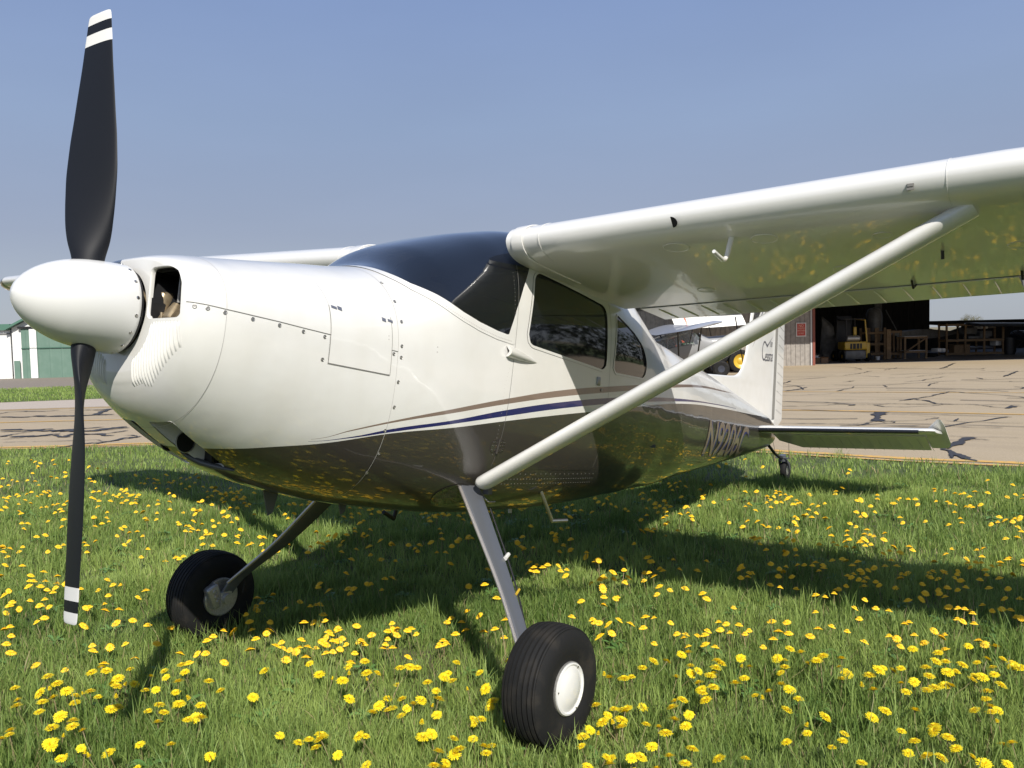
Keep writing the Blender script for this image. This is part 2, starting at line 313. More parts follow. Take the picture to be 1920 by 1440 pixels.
for P, w_ in [([(0, 345), (160, 345), (360, 338), (470, 330), (760, 333), (900, 325), (1020, 330), (1220, 325), (1380, 330), (1920, 335)], .07), ([(560, 335), (612, 338)], .22), ([(740, 333), (830, 348), (1000, 350), (1200, 342), (1300, 330)], .07), ([(330, 295), (500, 293), (800, 292), (1000, 292)], .04), ([(940, 303), (1060, 288), (1200, 262), (1300, 240), (1350, 232)], .10), ([(1060, 290), (1150, 300), (1230, 322), (1300, 332)], .08),
              ([(1520, 332), (1700, 352), (1780, 358), (1840, 340), (1920, 348)], .07), ([(1785, 362), (1840, 345)], .25), ([(0, 258), (160, 258), (500, 245), (860, 236)], .04), ([(0, 480), (300, 483), (560, 488), (700, 475), (780, 462), (1000, 460), (1160, 452), (1240, 435)], .05), ([(530, 490), (640, 492), (700, 478)], .09), ([(780, 462), (770, 430), (800, 395), (815, 390)], .22), ([(795, 462), (860, 475), (905, 472), (880, 463), (820, 466)], .05),
              ([(850, 410), (1000, 412), (1120, 418), (1250, 435)], .035), ([(1290, 458), (1400, 465), (1500, 472), (1920, 480)], .04), ([(1380, 463), (1395, 440)], .10), ([(600, 492), (900, 500), (1300, 500), (1480, 510), (1800, 515)], .045), ([(1250, 412), (1920, 412)], .02), ([(1300, 575), (1420, 585), (1520, 588), (1720, 590), (1920, 597)], .035),
              ([(1520, 590), (1460, 600), (1400, 635), (1330, 660), (1285, 688), (1350, 700), (1420, 735), (1490, 762), (1540, 780)], .17), ([(1460, 600), (1380, 650), (1330, 680)], .12), ([(1400, 625), (1480, 610), (1600, 605), (1660, 615)], .04), ([(1300, 612), (1420, 612)], .03), ([(1330, 695), (1350, 760)], .08), ([(80, 722), (300, 725), (600, 725)], .015),
              ([(40, 165), (100, 145)], .12), ([(40, 225), (150, 212), (220, 195)], .08), ([(450, 225), (560, 205)], .08), ([(60, 190), (340, 178), (820, 178), (850, 195)], .05), ([(500, 102), (600, 92), (730, 68)], .07), ([(0, 140), (200, 130), (380, 118)], .06), ([(500, 155), (600, 145)], .07), ([(830, 60), (920, 42), (1140, 36)], .06), ([(30, 100), (460, 98)], .03),
              ([(1260, 48), (1310, 38), (1350, 15), (1380, 5)], .12), ([(1175, 185), (1190, 170), (1250, 158)], .10), ([(1180, 210), (1240, 212)], .08), ([(980, 155), (1110, 143), (1300, 112), (1340, 110)], .06), ([(1080, 205), (1500, 205), (1900, 208)], .035), ([(1760, 112), (1820, 92), (1870, 68)], .12), ([(1550, 120), (1590, 130), (1640, 130)], .09), ([(1580, 50), (1620, 45)], .10), ([(1810, 148), (1840, 150)], .1), ([(0, 50), (120, 52)], .05), ([(0, 325), (420, 328), (540, 330)], .03), ([(850, 122), (1000, 118), (1400, 80)], .04)]:
    crack(RC(P), w_*.52)
for _ in range(70):      # finer cracks that carry on where the picture does not look
    a = rng.uniform(0, 1); x0, y0 = rng.uniform(12, 36), rng.uniform(-20, 8)
    if x0 < 11+.0: continue
    n_ = 14; hd = math.radians(-80+rng.normal(0, 16)); P = [np.array([x0, y0])]
    for _k in range(n_): hd += rng.normal(0, .22); P.append(P[-1]+.3*np.array([math.cos(hd), math.sin(hd)]))
    ribbon(mb, np.array(P), .03+.03*rng.random(), .016+rng.uniform(0, .003), .5)
tag(mb.build('crack_sealant', m_tar, smooth=False, fix=False), 'black tar lines sealing the cracks of the taxiway', None, None, 'structure')
# ============================================================ surroundings
def frame3(px, depth, z=0., dr=0.): return at(px, depth, z), ANG+dr
def wall_mesh(mb, W_, H0, H1, rib=.3, dep=.03, th=.06, y=0.):
    """ribbed sheet wall from x=0..W_, top runs from H0 to H1"""
    xs_ = [0.]; ys_ = [0.]; n = max(1, int(W_/rib))
    for k in range(n):
        x = k*rib; xs_ += [x+rib*.35, x+rib*.42, x+rib*.5, x+rib*.57]; ys_ += [0, -dep, -dep, 0]
    xs_.append(W_); ys_.append(0.)
    xs_ = np.minimum(np.array(xs_), W_); top = H0+(H1-H0)*xs_/W_
    A = np.array([[(x, y+d, 0) for x, d in zip(xs_, ys_)], [(x, y+d, t) for x, d, t in zip(xs_, ys_, top)]]); mb.grid(A)
    mb.add([(0, y+th, 0), (W_, y+th, 0), (W_, y+th, H1), (0, y+th, H0)], [(0, 1, 2, 3)]); return mb
m_wsheet = mat('white_sheet_metal', (.74, .74, .72), .5); m_green = mat('green_sheet_metal', (.12, .20, .155), .55, noise=(3, (.135, .215, .17), .4, .6)); m_groof = mat('green_roof_metal', (.075, .165, .12), .5)
m_gsheet = mat('weathered_grey_sheet_metal', (.30, .275, .245), .6, noise=(6, (.23, .21, .19), .4, .65)); m_rust = mat('rust_red_trim', (.20, .055, .035), .6)
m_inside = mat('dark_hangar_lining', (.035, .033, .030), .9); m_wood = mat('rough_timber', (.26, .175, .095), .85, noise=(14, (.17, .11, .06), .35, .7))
m_concf = mat('hangar_floor', (.14, .13, .12), .7); m_gr = mat('dull_grey_metal', (.17, .17, .165), .45, metal=.2, noise=(4, (.12, .12, .115), .4, .6)); m_card = mat('cardboard', (.24, .15, .085), .9)
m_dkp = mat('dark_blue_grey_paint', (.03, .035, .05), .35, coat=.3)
# --- green and white hangar far left
p, a = at(27, 45.5), ANG+.09
GH = thing('hangar', p, a, label='white metal hangar with a big green sliding door and green roof edge, beyond the propeller', cat='hangar')
wall_mesh(MB(), 1.0, 2.72, 3.2, .25, .02).build('wall', m_wsheet, GH, smooth=False)
w2 = MB(); wall_mesh(w2, 1.1, 2.9, 2.7, .25, .02); o = w2.build('wall', m_wsheet, GH, smooth=False); o.location = (9.2, 0, 0)
g_ = MB().prism([(0, 2.72), (1.0, 2.72), (1.0, 2.85), (9.2, 2.85), (9.2, 2.72), (10.3, 2.7), (5.15, 5.3)], -.01, .10); g_.build('gable', m_wsheet, GH, smooth=False)
for k, x0 in enumerate((.52, 4.9)):
    D = MB(); wall_mesh(D, 4.2, 2.68, 2.68, .6, .015, .05, -.12 if k == 0 else -.02); D = D.build('sliding_door', m_green, GH, smooth=False); D.location = (x0, 0, 0)
    MB().box((.62, -.16 if k == 0 else -.06, 1.34), (.36, .03, 2.66)).build('door_stripe', m_wsheet, D, smooth=False)
    MB().box((2.1, -.16 if k == 0 else -.06, 1.62), (4.2, .03, .05)).build('door_rail', mat('green_rail', (.05, .12, .085), .5), D, smooth=False)
MB().box((4.9, -.16, 2.74), (9.0, .14, .10)).build('door_track', m_black, GH, smooth=False)
MB().box((.26, -.14, .48), (.30, .04, .96)).build('green_corner_panel', m_green, GH, smooth=False)
R = MB(); R.prism([(-.25, 2.60), (5.15, 5.35), (10.55, 2.60), (10.55, 2.72), (5.15, 5.47), (-.25, 2.72)], -.35, 14); R.build('roof', m_groof, GH, smooth=False)
MB().box((5.15, 7.0, 1.35), (10.1, 13.7, 2.66)).build('back_wall', m_wsheet, GH, smooth=False)
p = at(24, 45.6); LH = thing('hangar_annex', p, ANG+.09+math.pi, label='low white ribbed metal building with green roof edge, left edge of the picture', cat='shed')
o = MB(); wall_mesh(o, 16, 2.62, 2.62, .22, -.02, -.05); o.box((8, -2.5, 1.3), (15.9, 4.6, 2.58)); o.build('wall', m_wsheet, LH, smooth=False)
MB().prism([(-.05, 2.62), (16, 2.62), (16, 2.92), (-.05, 2.92)], .12, .16).prism([(-.05, 2.9), (16, 2.9), (16, 2.95), (-.05, 2.95)], -5, .12).build('roof', m_groof, LH, smooth=False)
MB().box((8, .05, 2.44), (16, .03, .07)).build('gutter', mat('grey_gutter', (.2, .2, .2), .5), LH, smooth=False)
# --- big grey hangar on the right, open in front and partly open behind
D0 = 37.9; U = (1/FOC)*D0
def hx(px, depth=D0): return (px-960)/FOC*depth-(1523-960)/FOC*D0      # hangar-local x of a picture column at a depth
HG = thing('hangar', at(1523, D0), ANG, label='large grey sheet-metal hangar with open front and dark interior, behind the tail', cat='hangar')
o = MB(); wall_mesh(o, 9, 4.6, 4.6, .21, .025); o = o.build('front_wall', m_gsheet, HG, smooth=False); o.location = (-9, 0, 0)
MB().box((.075, -.03, 2.3), (.11, .12, 4.6)).build('door_post', m_rust, HG, smooth=False)
MB().box((-.03, -.045, 2.3), (.07, .05, 4.6)).build('corner_trim', mat('pale_trim', (.42, .42, .42), .5), HG, smooth=False)
cn = MB(); cn.add([(.13, -.01, 4.6), (30, -.01, 4.6), (30, -3.5, 4.25), (.13, -3.5, 4.25), (.13, -.01, 4.05), (30, -.01, 4.05), (30, -3.5, 4.12), (.13, -3.5, 4.12)], [(0, 1, 2, 3), (4, 7, 6, 5), (2, 6, 7, 3), (0, 3, 7, 4), (1, 5, 6, 2), (0, 4, 5, 1)])
cn.add([(-9, -.03, 4.6), (.12, -.03, 4.6), (.12, -3.5, 4.25), (-9, -3.5, 4.25), (-9, -3.5, 4.12), (.12, -3.5, 4.12), (.12, -.03, 4.08), (-9, -.03, 4.08)], [(0, 1, 2, 3), (3, 2, 5, 4), (4, 5, 6, 7), (0, 3, 4, 7), (1, 6, 5, 2)]); cn.build('raised_door', m_gsheet, HG, smooth=False)
BD = 20.0; xe = hx(1744, D0+BD)
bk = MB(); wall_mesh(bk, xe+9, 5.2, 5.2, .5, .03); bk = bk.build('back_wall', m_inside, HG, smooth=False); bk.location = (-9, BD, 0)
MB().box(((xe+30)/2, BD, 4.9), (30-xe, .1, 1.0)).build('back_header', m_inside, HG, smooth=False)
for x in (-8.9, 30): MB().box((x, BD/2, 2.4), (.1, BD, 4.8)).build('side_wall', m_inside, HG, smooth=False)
MB().prism([(-9.3, 4.62), (10.5, 7.2), (30.3, 4.62), (30.3, 4.75), (10.5, 7.35), (-9.3, 4.75)], -.3, BD+.3).build('roof', m_gsheet, HG, smooth=False)
MB().prism([(-9, 4.60), (30, 4.60), (10.5, 7.15)], -.005, .06).build('front_gable', m_gsheet, HG, smooth=False)
pz = lambda px, py: (hx(px, D0+BD), zat(px, py, D0+BD))
hw_ = MB(); hw_.prism([pz(1744.5, 602), pz(1925, 598), (30, pz(1925, 598)[1]), (30, 0), pz(1805, 612)[:1]+(0,), pz(1805, 612), pz(1744.5, 609)], BD-.06, BD+.06); hw_.prism([pz(1744.5, 616), pz(1776, 622.5), pz(1804.5, 612.5), (pz(1804.5, 612)[0], 0), (pz(1744.5, 612)[0], 0)], BD-.05, BD+.05); hw_.build('added_dark_wall', m_inside, HG, smooth=False)  # added low wall, fills in the dark where parked aircraft stand
MB().box((10.5, BD/2+.35, .006), (38.9, BD-.9, .010)).build('floor', m_concf, HG, smooth=False)
for k in range(5): MB().box((10.5, 2+k*4, 4.5), (38.5, .12, .25)).build('roof_truss', m_inside, HG, smooth=False)
# sign on the wall
SG = thing('warning_sign', at(1503.5, D0-.05, zat(1503, 618, D0)), ANG, label='red warning sign with pale letters and white border on the grey hangar wall', cat='sign')
MB().box((0, 0, 0), (.45, .02, .62)).build('sign_board', mat('sign_white', (.62, .60, .58), .5), SG, smooth=False)
MB().box((0, -.013, 0), (.37, .008, .54)).build('sign_face', mat('sign_red', (.42, .05, .035), .5), SG, smooth=False)
def flat_text(name, txt, size, mt, parent, loc, rot=(R_(90), 0, 0), sx_=1.):
    cu = bpy.data.curves.new(name, 'FONT'); cu.body = txt; cu.size = size; cu.align_x = 'CENTER'; cu.extrude = .001
    t = bpy.data.objects.new(name, cu); COL.objects.link(t); me = bpy.data.meshes.new_from_object(t.evaluated_get(bpy.context.evaluated_depsgraph_get())); bpy.data.objects.remove(t); me.materials.clear()
    o = obj(name, me, mt, parent); o.location = loc; o.rotation_euler = rot; o.scale = (sx_, 1, 1); return o
m_sgl = mat('sign_letter', (.62, .42, .33), .6)
for txt, sz, z in (('NO', .17, .12), ('SMOKING', .085, .035), ('WITHIN', .115, -.085), ('50 FEET', .09, -.20)): flat_text('sign_lettering', txt, sz, m_sgl, SG, (0, -.0185, z), sx_=.86)
# --- things in the hangar
def hp(px, depth): return at(px, depth)
def junk(name, cat, lab, px, depth, mb, mt, z=0., rz=0.): o = mb.build(name, mt, None); tag(o, lab, cat); p_ = hp(px, depth); o.location = (p_[0], p_[1], z); o.rotation_euler = (0, 0, ANG+rz)
junk('hanging_panel', 'panel', 'long grey panel leaning on the dark back of the hangar, above the timber stand', 1648, 50, MB().rbox((0, 0, 1.5), (.5, .06, 2.2), .02), m_gr, .6, .3)
junk('grey_tank', 'tank', 'rounded dull grey tank standing behind the forklift mast', 1640, 46.5, MB().lathe([(0, 0), (0, .35), (.1, .42), (1.5, .42), (1.75, .30), (1.85, 0)], (0, 0, .9), 'z', 24), m_gr)
junk('steel_beam', 'beam', 'thin sloping beam high in the dark hangar right of the forklift', 1672, 47, MB().tube([(-.3, 0, 2.6), (.4, 0, 1.3)], .03, 6), m_gr)
junk('wheel_stack', 'tyre', 'dark tyre lying on the hangar floor between workbench and long rack', 1748, 45, MB().lathe([(.0, .12), (0, .28), (.04, .32), (.16, .32), (.2, .28), (.2, .12)], (0, 0, 0), 'z', 24), m_tyre)
junk('wing_skin', 'panel', 'broad dark aircraft skin lying across the stands behind the workbench', 1735, 47.5, MB().grid(np.array([[(x, y, 1.25+.22*math.sin((x+2)/4*math.pi)) for y in (0, .9)] for x in np.linspace(-2, 2, 12)])).grid(np.array([[(x, 0, 1.22-.28*math.sin((x+2)/4*math.pi)), (x, .0, 1.25+.22*math.sin((x+2)/4*math.pi))] for x in np.linspace(-2, 2, 12)])), m_gr)
junk('drum', 'drum', 'dark drum at the far right of the hangar beside the parked dark aeroplane', 1893, 45.5, MB().lathe([(0, 0), (0, .29), (.9, .29), (.9, 0)], (0, 0, 0), 'z', 24), m_black)
junk('white_bucket', 'bucket', 'small white bucket on the hangar floor right of the storage rack', 1647, 42.2, MB().lathe([(0, 0), (0, .09), (.2, .11), (.2, .09)], (0, 0, 0), 'z', 16), m_wsheet)  # plain white bucket
FL = thing('forklift', hp(1601, 41.0), ANG, label='yellow and grey forklift truck with gas bottle, parked just inside the hangar', cat='forklift')
MB().rbox((-.05, 0, .34), (1.05, .9, .46), .10).build('counterweight', m_gr, FL)
bb = MB(); bb.rbox((-.05, .0, .78), (1.08, .92, .40), .06); BO_ = bb.build('body', m_yellow, FL)
MB().box((-.05, -.465, .76), (.56, .02, .26)).build('grille', m_black, BO_, smooth=False)
for k in range(3): MB().box((-.22+k*.17, -.478, .76), (.025, .02, .26)).build('grille_bar', m_yellow, BO_, smooth=False)
MB().lathe([(-.34, 0), (-.36, .10), (-.33, .15), (.25, .15), (.30, .10), (.31, 0)], (-.05, -.15, 1.13), 'x', 24).build('gas_bottle', m_cast, FL)
for x in (-.48, .52):
    MB().tube([(x, -.35, .95), (x*.92, -.25, 2.0), (x*.85, .9, 2.08)], .035, 8).build('guard_post', m_black if x < 0 else m_yellow, FL)
    MB().tube([(x, 1.0, .5), (x*.85, .9, 2.08)], .035, 8).build('guard_post', m_black, FL)
gg = MB()
for k in range(6): gg.box((0, -.2+k*.22, 2.07), (.92, .03, .03))
gg.build('overhead_guard', m_black, FL, smooth=False)
sb = MB(); sb.rbox((.12, .10, 1.42), (.16, .12, .55), .04); sb.build('seat_back', m_yellow, FL)
sb = MB(); sb.rbox((0, 1.15, 1.15), (.75, .1, 2.2), .03); sb.build('mast', m_black, FL)
sd_ = MB(); sd_.rbox((.58, .1, .55), (.20, .95, .75), .06); sd_.build('side_step', m_yellow, FL)
for x, y in ((-.46, -.15), (.50, -.15), (-.46, .95), (.50, .95)):
    wh = MB().lathe([(-.09, .10), (-.09, .24), (-.06, .27), (.06, .27), (.09, .24), (.09, .10)], (0, 0, 0), 'x', 28).build('wheel', m_tyre, FL); wh.location = (x+(.12 if x > 0 else -.06), y, .27)
    MB().lathe([(-.095, 0), (-.085, .11), (.085, .11), (.095, 0)], (0, 0, 0), 'x', 20).build('rim', m_yellow, wh)
for x in (-.25, .25): MB().box((x, 1.75, .12), (.10, 1.1, .04)).build('fork', m_black, FL, smooth=False)
# upright grey fuselage panels left of the forklift
PN = thing('fuselage_panel', hp(1562, 42.6), ANG+.15, label='dull grey curved aircraft panel standing upright left of the forklift', cat='panel')
pts = [(-.50, .12), (-.62, .8), (-.62, 2.25), (-.30, 2.02), (.02, 1.75), (.06, 1.2), (.42, 1.1), (.46, .35), (.1, .0), (-.25, .0)]
G_ = []
for t in np.linspace(0, 1, 18):
    z = 2.25*t; xl = np.interp(z, [0, .12, .8, 2.25], [-.25, -.50, -.62, -.62]); xr = np.interp(z, [0, .35, 1.1, 1.2, 1.75, 2.02, 2.25], [.15, .46, .44, .10, .03, -.28, -.60])
    G_.append([(xl+(xr-xl)*u_, .16*math.sin(math.pi*u_)-.12*t, z) for u_ in np.linspace(0, 1, 10)])
G_ = np.array(G_); G2 = G_+np.array([0, .03, 0]); m_ = MB().grid(G_); m_.grid(G2[:, ::-1]); m_.build('curved_sheet', m_gr, PN, ang=60); MB().box((-.1, .1, .06), (.9, .5, .12)).build('skid', m_wood, PN, smooth=False)
PN = thing('fuselage_panel', hp(1548, 43.4), ANG-.3, label='dark tapering aircraft part leaning behind the grey panel in the hangar', cat='panel')
MB().grid(np.array([[(-.3+.5*u_+.15*t, .10*math.sin(math.pi*u_)-.05, 1.9*t) for u_ in np.linspace(0, 1-.5*t, 8)] for t in np.linspace(0, 1, 10)])).build('curved_sheet', m_gr, PN, ang=60)
def crate(px, depth, w_, d, h, lab, z=0., mt=None, rz=0., cat='box', name='cardboard_box'):
    t = thing(name, tuple(hp(px, depth)+np.array([0, 0, z])), ANG+rz, label=lab, cat=cat); m_ = MB(); m_.box((0, 0, h/2), (w_, d, h)); b_ = m_.build('carton', mt or m_card, t, smooth=False)
    for s_ in (-1, 1): q_ = MB().add([(-w_/2, s_*d/2, h), (w_/2, s_*d/2, h), (w_/2, s_*(d/2+.12), h+.05), (-w_/2, s_*(d/2+.12), h+.05)], [(0, 1, 2, 3)]).build('flap', mt or m_card, b_, smooth=False)
    return t
crate(1545, 39.8, .34, .35, .26, 'brown cardboard box on the hangar floor beside a pale board'); crate(1531, 39.9, .26, .35, .24, 'small brown cardboard box next to the rust-red door post'); crate(1530, 40.05, .2, .25, .10, 'white carton on top of the small box by the door post', .26, m_wsheet)
bd = MB().box((0, 0, .15), (.07, .02, .30)).build('pale_board', m_wsheet, None, smooth=False); tag(bd, 'narrow pale board standing between the two cardboard boxes', 'board'); bd.location = tuple(hp(1537.5, 39.75)); bd.rotation_euler = (0, 0, ANG)
def rack(name, px0, px1, depth, ztop, levels, lab, dy=.8, posts=3, brace=False, cat='rack', top=None):
    w_ = (px1-px0)/FOC*depth; t = thing(name, hp((px0+px1)/2, depth), ANG, label=lab, cat=cat)
    for k in range(posts):
        for y in (0, dy): MB().box((-w_/2+w_*k/(posts-1), y, ztop/2), (.10, .06, ztop)).build('post', m_wood, t, smooth=False)
    for z in levels:
        for y in (-.045, dy+.045): MB().box((0, y, z), (w_+.1, .03, .10)).build('rail', m_wood, t, smooth=False)
        MB().box((0, dy/2, z+.055), (w_+.06, dy, .02)).build('shelf', top or m_wood, t, smooth=False)
    if brace: MB().tube([(-w_/2, -.08, levels[0]), (w_/2, -.08, levels[-1])], .04, 6).build('brace', m_wood, t)
    return t
rack('storage_rack', 1627, 1660, 43.0, 1.62, (.28, .78, 1.35), 'timber storage rack right beside the yellow forklift')
rack('timber_stand', 1662, 1690, 43.5, 1.45, (.25, 1.38), 'timber stand with a thick post, second right of the forklift', posts=2)
MB_ = MB().box((0, 0, .78), (.22, .12, 1.5)).build('timber_post', m_wood, None, smooth=False); tag(MB_, 'thick sawn timber post leaning upright between rack and bench', 'post'); MB_.location = tuple(hp(1667, 42.4)); MB_.rotation_euler = (0, 0, ANG)
rack('workbench', 1698, 1738, 43.0, 1.12, (.35, 1.08), 'timber workbench with pale top and a diagonal brace', posts=2, brace=True, cat='workbench', top=m_wsheet)
BR = rack('storage_rack', 1776, 1882, 45.5, 1.75, (.10, .82, 1.66), 'long timber rack loaded with aircraft parts, before the open back of the hangar', posts=4)
crate(1800, 45.8, .9, .5, .42, 'brown wedge-shaped carton on the bottom shelf of the long rack', .16, m_wood, .1)
for k, (px, z, w_, h, mt, lab) in enumerate(((1838, .32, 1.3, .16, m_dkp, 'long blue panel lying on the lower shelf of the long rack'), (1832, .90, 1.2, .14, m_gr, 'dull metal sheet on the middle shelf of the long rack'), (1845, 1.0, .7, .3, m_gr, 'crumpled grey metal part above the middle shelf of the long rack'), (1868, .5, .35, .3, m_wsheet, 'small pale box at the right end of the long rack'), (1816, 1.15, .8, .35, m_gr, 'bent grey cowling piece on the upper left of the long rack'), (1757, .28, .25, .2, m_wsheet, 'white canister on the floor left of the long rack'), (1765, .28, .2, .2, m_wsheet, 'second white canister on the floor left of the long rack'), (1840, 1.42, .5, .25, m_wsheet, 'white box standing for light seen through, high up under the dark wing in the hangar'), (1856, 1.45, .35, .27, m_gsheet, 'greenish box beside the white box standing for light, under the dark wing'))):  # the white box under the dark wing stands for light seen through
    o = MB(); o.rbox((0, 0, h/2), (w_, .5, h), .04); o = o.build('aircraft_part' if 'box' not in lab and 'can' not in lab else 'stored_and_light_box', mt, None); tag(o, lab, 'part' if 'box' not in lab and 'can' not in lab else 'box'); o.location = tuple(hp(px, 46.0 if k not in (5, 6) else 44.0)+np.array([0, 0, z])); o.rotation_euler = (0, 0, ANG+.05*k)
# generic high-wing aeroplane for the background
def highwing(name, loc, rz, s_, m_body, m_wing, m_gl, label, m_deck=None, prop=True, pitch=.16, struts=True, wheels=True, mwh=None, glasshouse=True, span=5.4):
    t = thing(name, loc, rz, label=label, cat='aeroplane'); X = lambda *p: tuple(q*s_ for q in p)
    # local: x forward is -x (nose at x=0), tail +x
    co_, si_ = math.cos(pitch), math.sin(pitch)
    def tf(V): V = np.asarray(V, float)*s_; return np.stack([V[..., 0]*co_+V[..., 2]*si_, V[..., 1], -V[..., 0]*si_+V[..., 2]*co_+1.35*s_], -1)
    secs = [(0., .16, .16, -.05), (.05, .26, .24, -.05), (.5, .33, .32, -.05), (1.15, .36, .36, -.03), (1.5, .37, .52, .10), (1.75, .37, .62, .18), (2.7, .37, .60, .16), (3.4, .32, .44, .06), (4.6, .20, .28, -.02), (6.2, .05, .12, -.02)]
    G_ = []
    for x in np.r_[np.linspace(0, .1, 4), np.linspace(.2, 6.2, 40)]:
        wd_, hh, zc = [np.interp(x, [q[0] for q in secs], [q[k] for q in secs]) for k in (1, 2, 3)]
        G_.append([(x, wd_*np.sign(math.cos(a))*abs(math.cos(a))**.75, zc+hh*np.sign(math.sin(a))*abs(math.sin(a))**.75) for a in np.linspace(0, 2*math.pi, 28, endpoint=False)])
    L_ = np.array(G_); fm_ = MB().grid(tf(L_), closed=True, cap=True)
    if glasshouse:
        Lf = L_.reshape(-1, 3); keep_ = []
        for f_ in fm_.f:
            c_ = Lf[list(f_)].mean(0)
            if not (len(f_) == 4 and 1.5 < c_[0] < 3.15 and c_[2] > .20+.03*(c_[0]-1.5)): keep_.append(f_)
        fm_.f = keep_
    fm_.build('fuselage', m_body, t, ang=50)
    if m_deck:
        D = [[(x, y, np.interp(x, [q[0] for q in secs], [q[3]+q[2] for q in secs])*1.0+.012-.35*(abs(y)/.36)**3*.5) for y in np.linspace(-.26, .26, 9)] for x in np.linspace(.02, 1.35, 12)]
        MB().grid(tf(D)).build('anti_glare_panel', m_deck, t, ang=60)
    for sd in (-1, 1):
        wg = []
        for y in (0, .4, 2.5, 4.8, span-.15, span):
            c_ = 1.6 if y < span-.3 else (1.35 if y < span-.1 else .7); z0 = .80+.02*y; th = .13 if y < span-.1 else .04
            wg.append([(1.45+(1.6-c_)*.35+q*c_, sd*y, z0+th*(1 if u_ > 0 else -.35)*math.sqrt(max(q, 0))*(1-q)*2.2-.05*q) for q, u_ in [(x, 1) for x in (1, .8, .5, .3, .15, .05, .01, 0)]+[(x, -1) for x in (.01, .05, .2, .5, .8)]])
        W_ = MB().grid(tf(wg), closed=True, cap=True).build('wing', m_wing, t, ang=50)
        if struts:
            for xa, xb in ((1.7, 1.75), (2.4, 2.6)): MB().tube(tf([(xa, sd*.36, -.38), (xb, sd*2.7, .84)]), .028*s_, 8).build('wing_strut', m_black, W_)
            MB().tube(tf([(2.1, sd*1.6, .25), (1.9, sd*1.65, .80)]), .015*s_, 6).build('jury_strut', m_black, W_)
        if glasshouse:
            pn = [(1.42, .28), (1.72, .70), (2.6, .72), (3.35, .42), (3.1, .20), (1.62, .14)]
            MB().add(tf([(x, sd*(.388 if z < .6 else .372), z) for x, z in pn]), [tuple(range(6))]).build('side_window', m_gl, t, smooth=False)
            for q in ((1.72, .14, 1.82, .70), (2.25, .16, 2.15, .70), (2.75, .18, 2.62, .70)): MB().tube(tf([(q[0], sd*.395, q[1]), (q[2], sd*.385, q[3])]), .014*s_, 6).build('window_bar', m_body, t)
        MB().tube(tf([(1.25, sd*.3, -.36), (1.05, sd*.85, -1.02)]), .035*s_, 8).build('landing_gear_leg', m_black, t)
        if wheels:
            wh = MB().lathe([(-.09*s_, .12*s_), (-.10*s_, .25*s_), (-.06*s_, .31*s_), (.06*s_, .31*s_), (.10*s_, .25*s_), (.09*s_, .12*s_)], (0, 0, 0), 'y', 32).build('wheel', m_tyre, t); c = tf([(1.02, sd*.92, -1.03)])[0]; wh.location = (c[0], c[1], .30*s_)
            MB().lathe([(-.08*s_, 0), (-.095*s_, .13*s_), (.095*s_, .13*s_), (.08*s_, 0)], (0, 0, 0), 'y', 24).build('rim', mwh or m_cast, wh)
        st_ = [[(5.5+(.18 if y > 1.2 else 0)+q*(.85 if y < 1.2 else .45), sd*y, .12+.03*(1 if u_ > 0 else -1)*math.sin(math.pi*min(1, q*1.0+.001))) for q, u_ in [(x, 1) for x in (1, .6, .2, 0)]+[(x, -1) for x in (.2, .6)]] for y in (0, .8, 1.25, 1.5)]
        MB().grid(tf(st_), closed=True, cap=True).build('stabiliser', m_wing, t, ang=50)
    MB().add(tf([(1.42, -.30, .30), (1.42, .30, .30), (1.78, .30, .86), (1.78, -.30, .86), (1.40, -.36, .10), (1.40, .36, .10)]), [(0, 1, 2, 3), (4, 5, 1, 0)]).build('windscreen', m_gl, t, smooth=False)
    fn_ = MB(); V = tf([(x, y, z) for y in (-.03, .03) for x, z in ((5.1, .12), (5.6, .45), (5.85, 1.0), (6.2, 1.22), (6.55, 1.1), (6.62, .4), (6.4, -.1), (6.1, -.1))]); fn_.add(V, [tuple(range(8)), tuple(range(8, 16))[::-1]]+[(k, (k+1) % 8, (k+1) % 8+8, k+8) for k in range(8)]); fn_.build('fin', m_body, t, smooth=False)
    MB().lathe([(-.22*s_, 0), (-.18*s_, .05*s_), (-.05*s_, .13*s_), (0, .15*s_)], tuple(tf([(0., 0, 0.)])[0]), 'x', 24).build('spinner', m_wing, t)
    if prop:
        for sd in (-1, 1): MB().grid(tf([[(-.05+.02*math.sin(a)*1., .06*math.cos(a)*(1.1-abs(r-.5)), sd*r) for a in np.linspace(0, 2*math.pi, 10, endpoint=False)] for r in (.05, .3, .6, .9)]), closed=True, cap=True).build('propeller_blade', m_black, t)
    MB().tube(tf([(6.2, 0, -.08), (6.6, 0, -.32)]), .02*s_, 6).build('tailwheel_spring', m_black, t)
    return t
m_clear = mat('clear_plexiglass', (.25, .28, .32), .08, coat=1.); m_clear.node_tree.nodes['Principled BSDF'].inputs['Alpha'].default_value = .35
m_gpl = mat('grey_aircraft_paint', (.25, .255, .26), .5, coat=.2); m_gplw = mat('pale_blue_grey_wing_paint', (.27, .29, .34), .45, coat=.2)
m_orange = mat('orange_red_paint', (.55, .085, .03), .4, coat=.3)
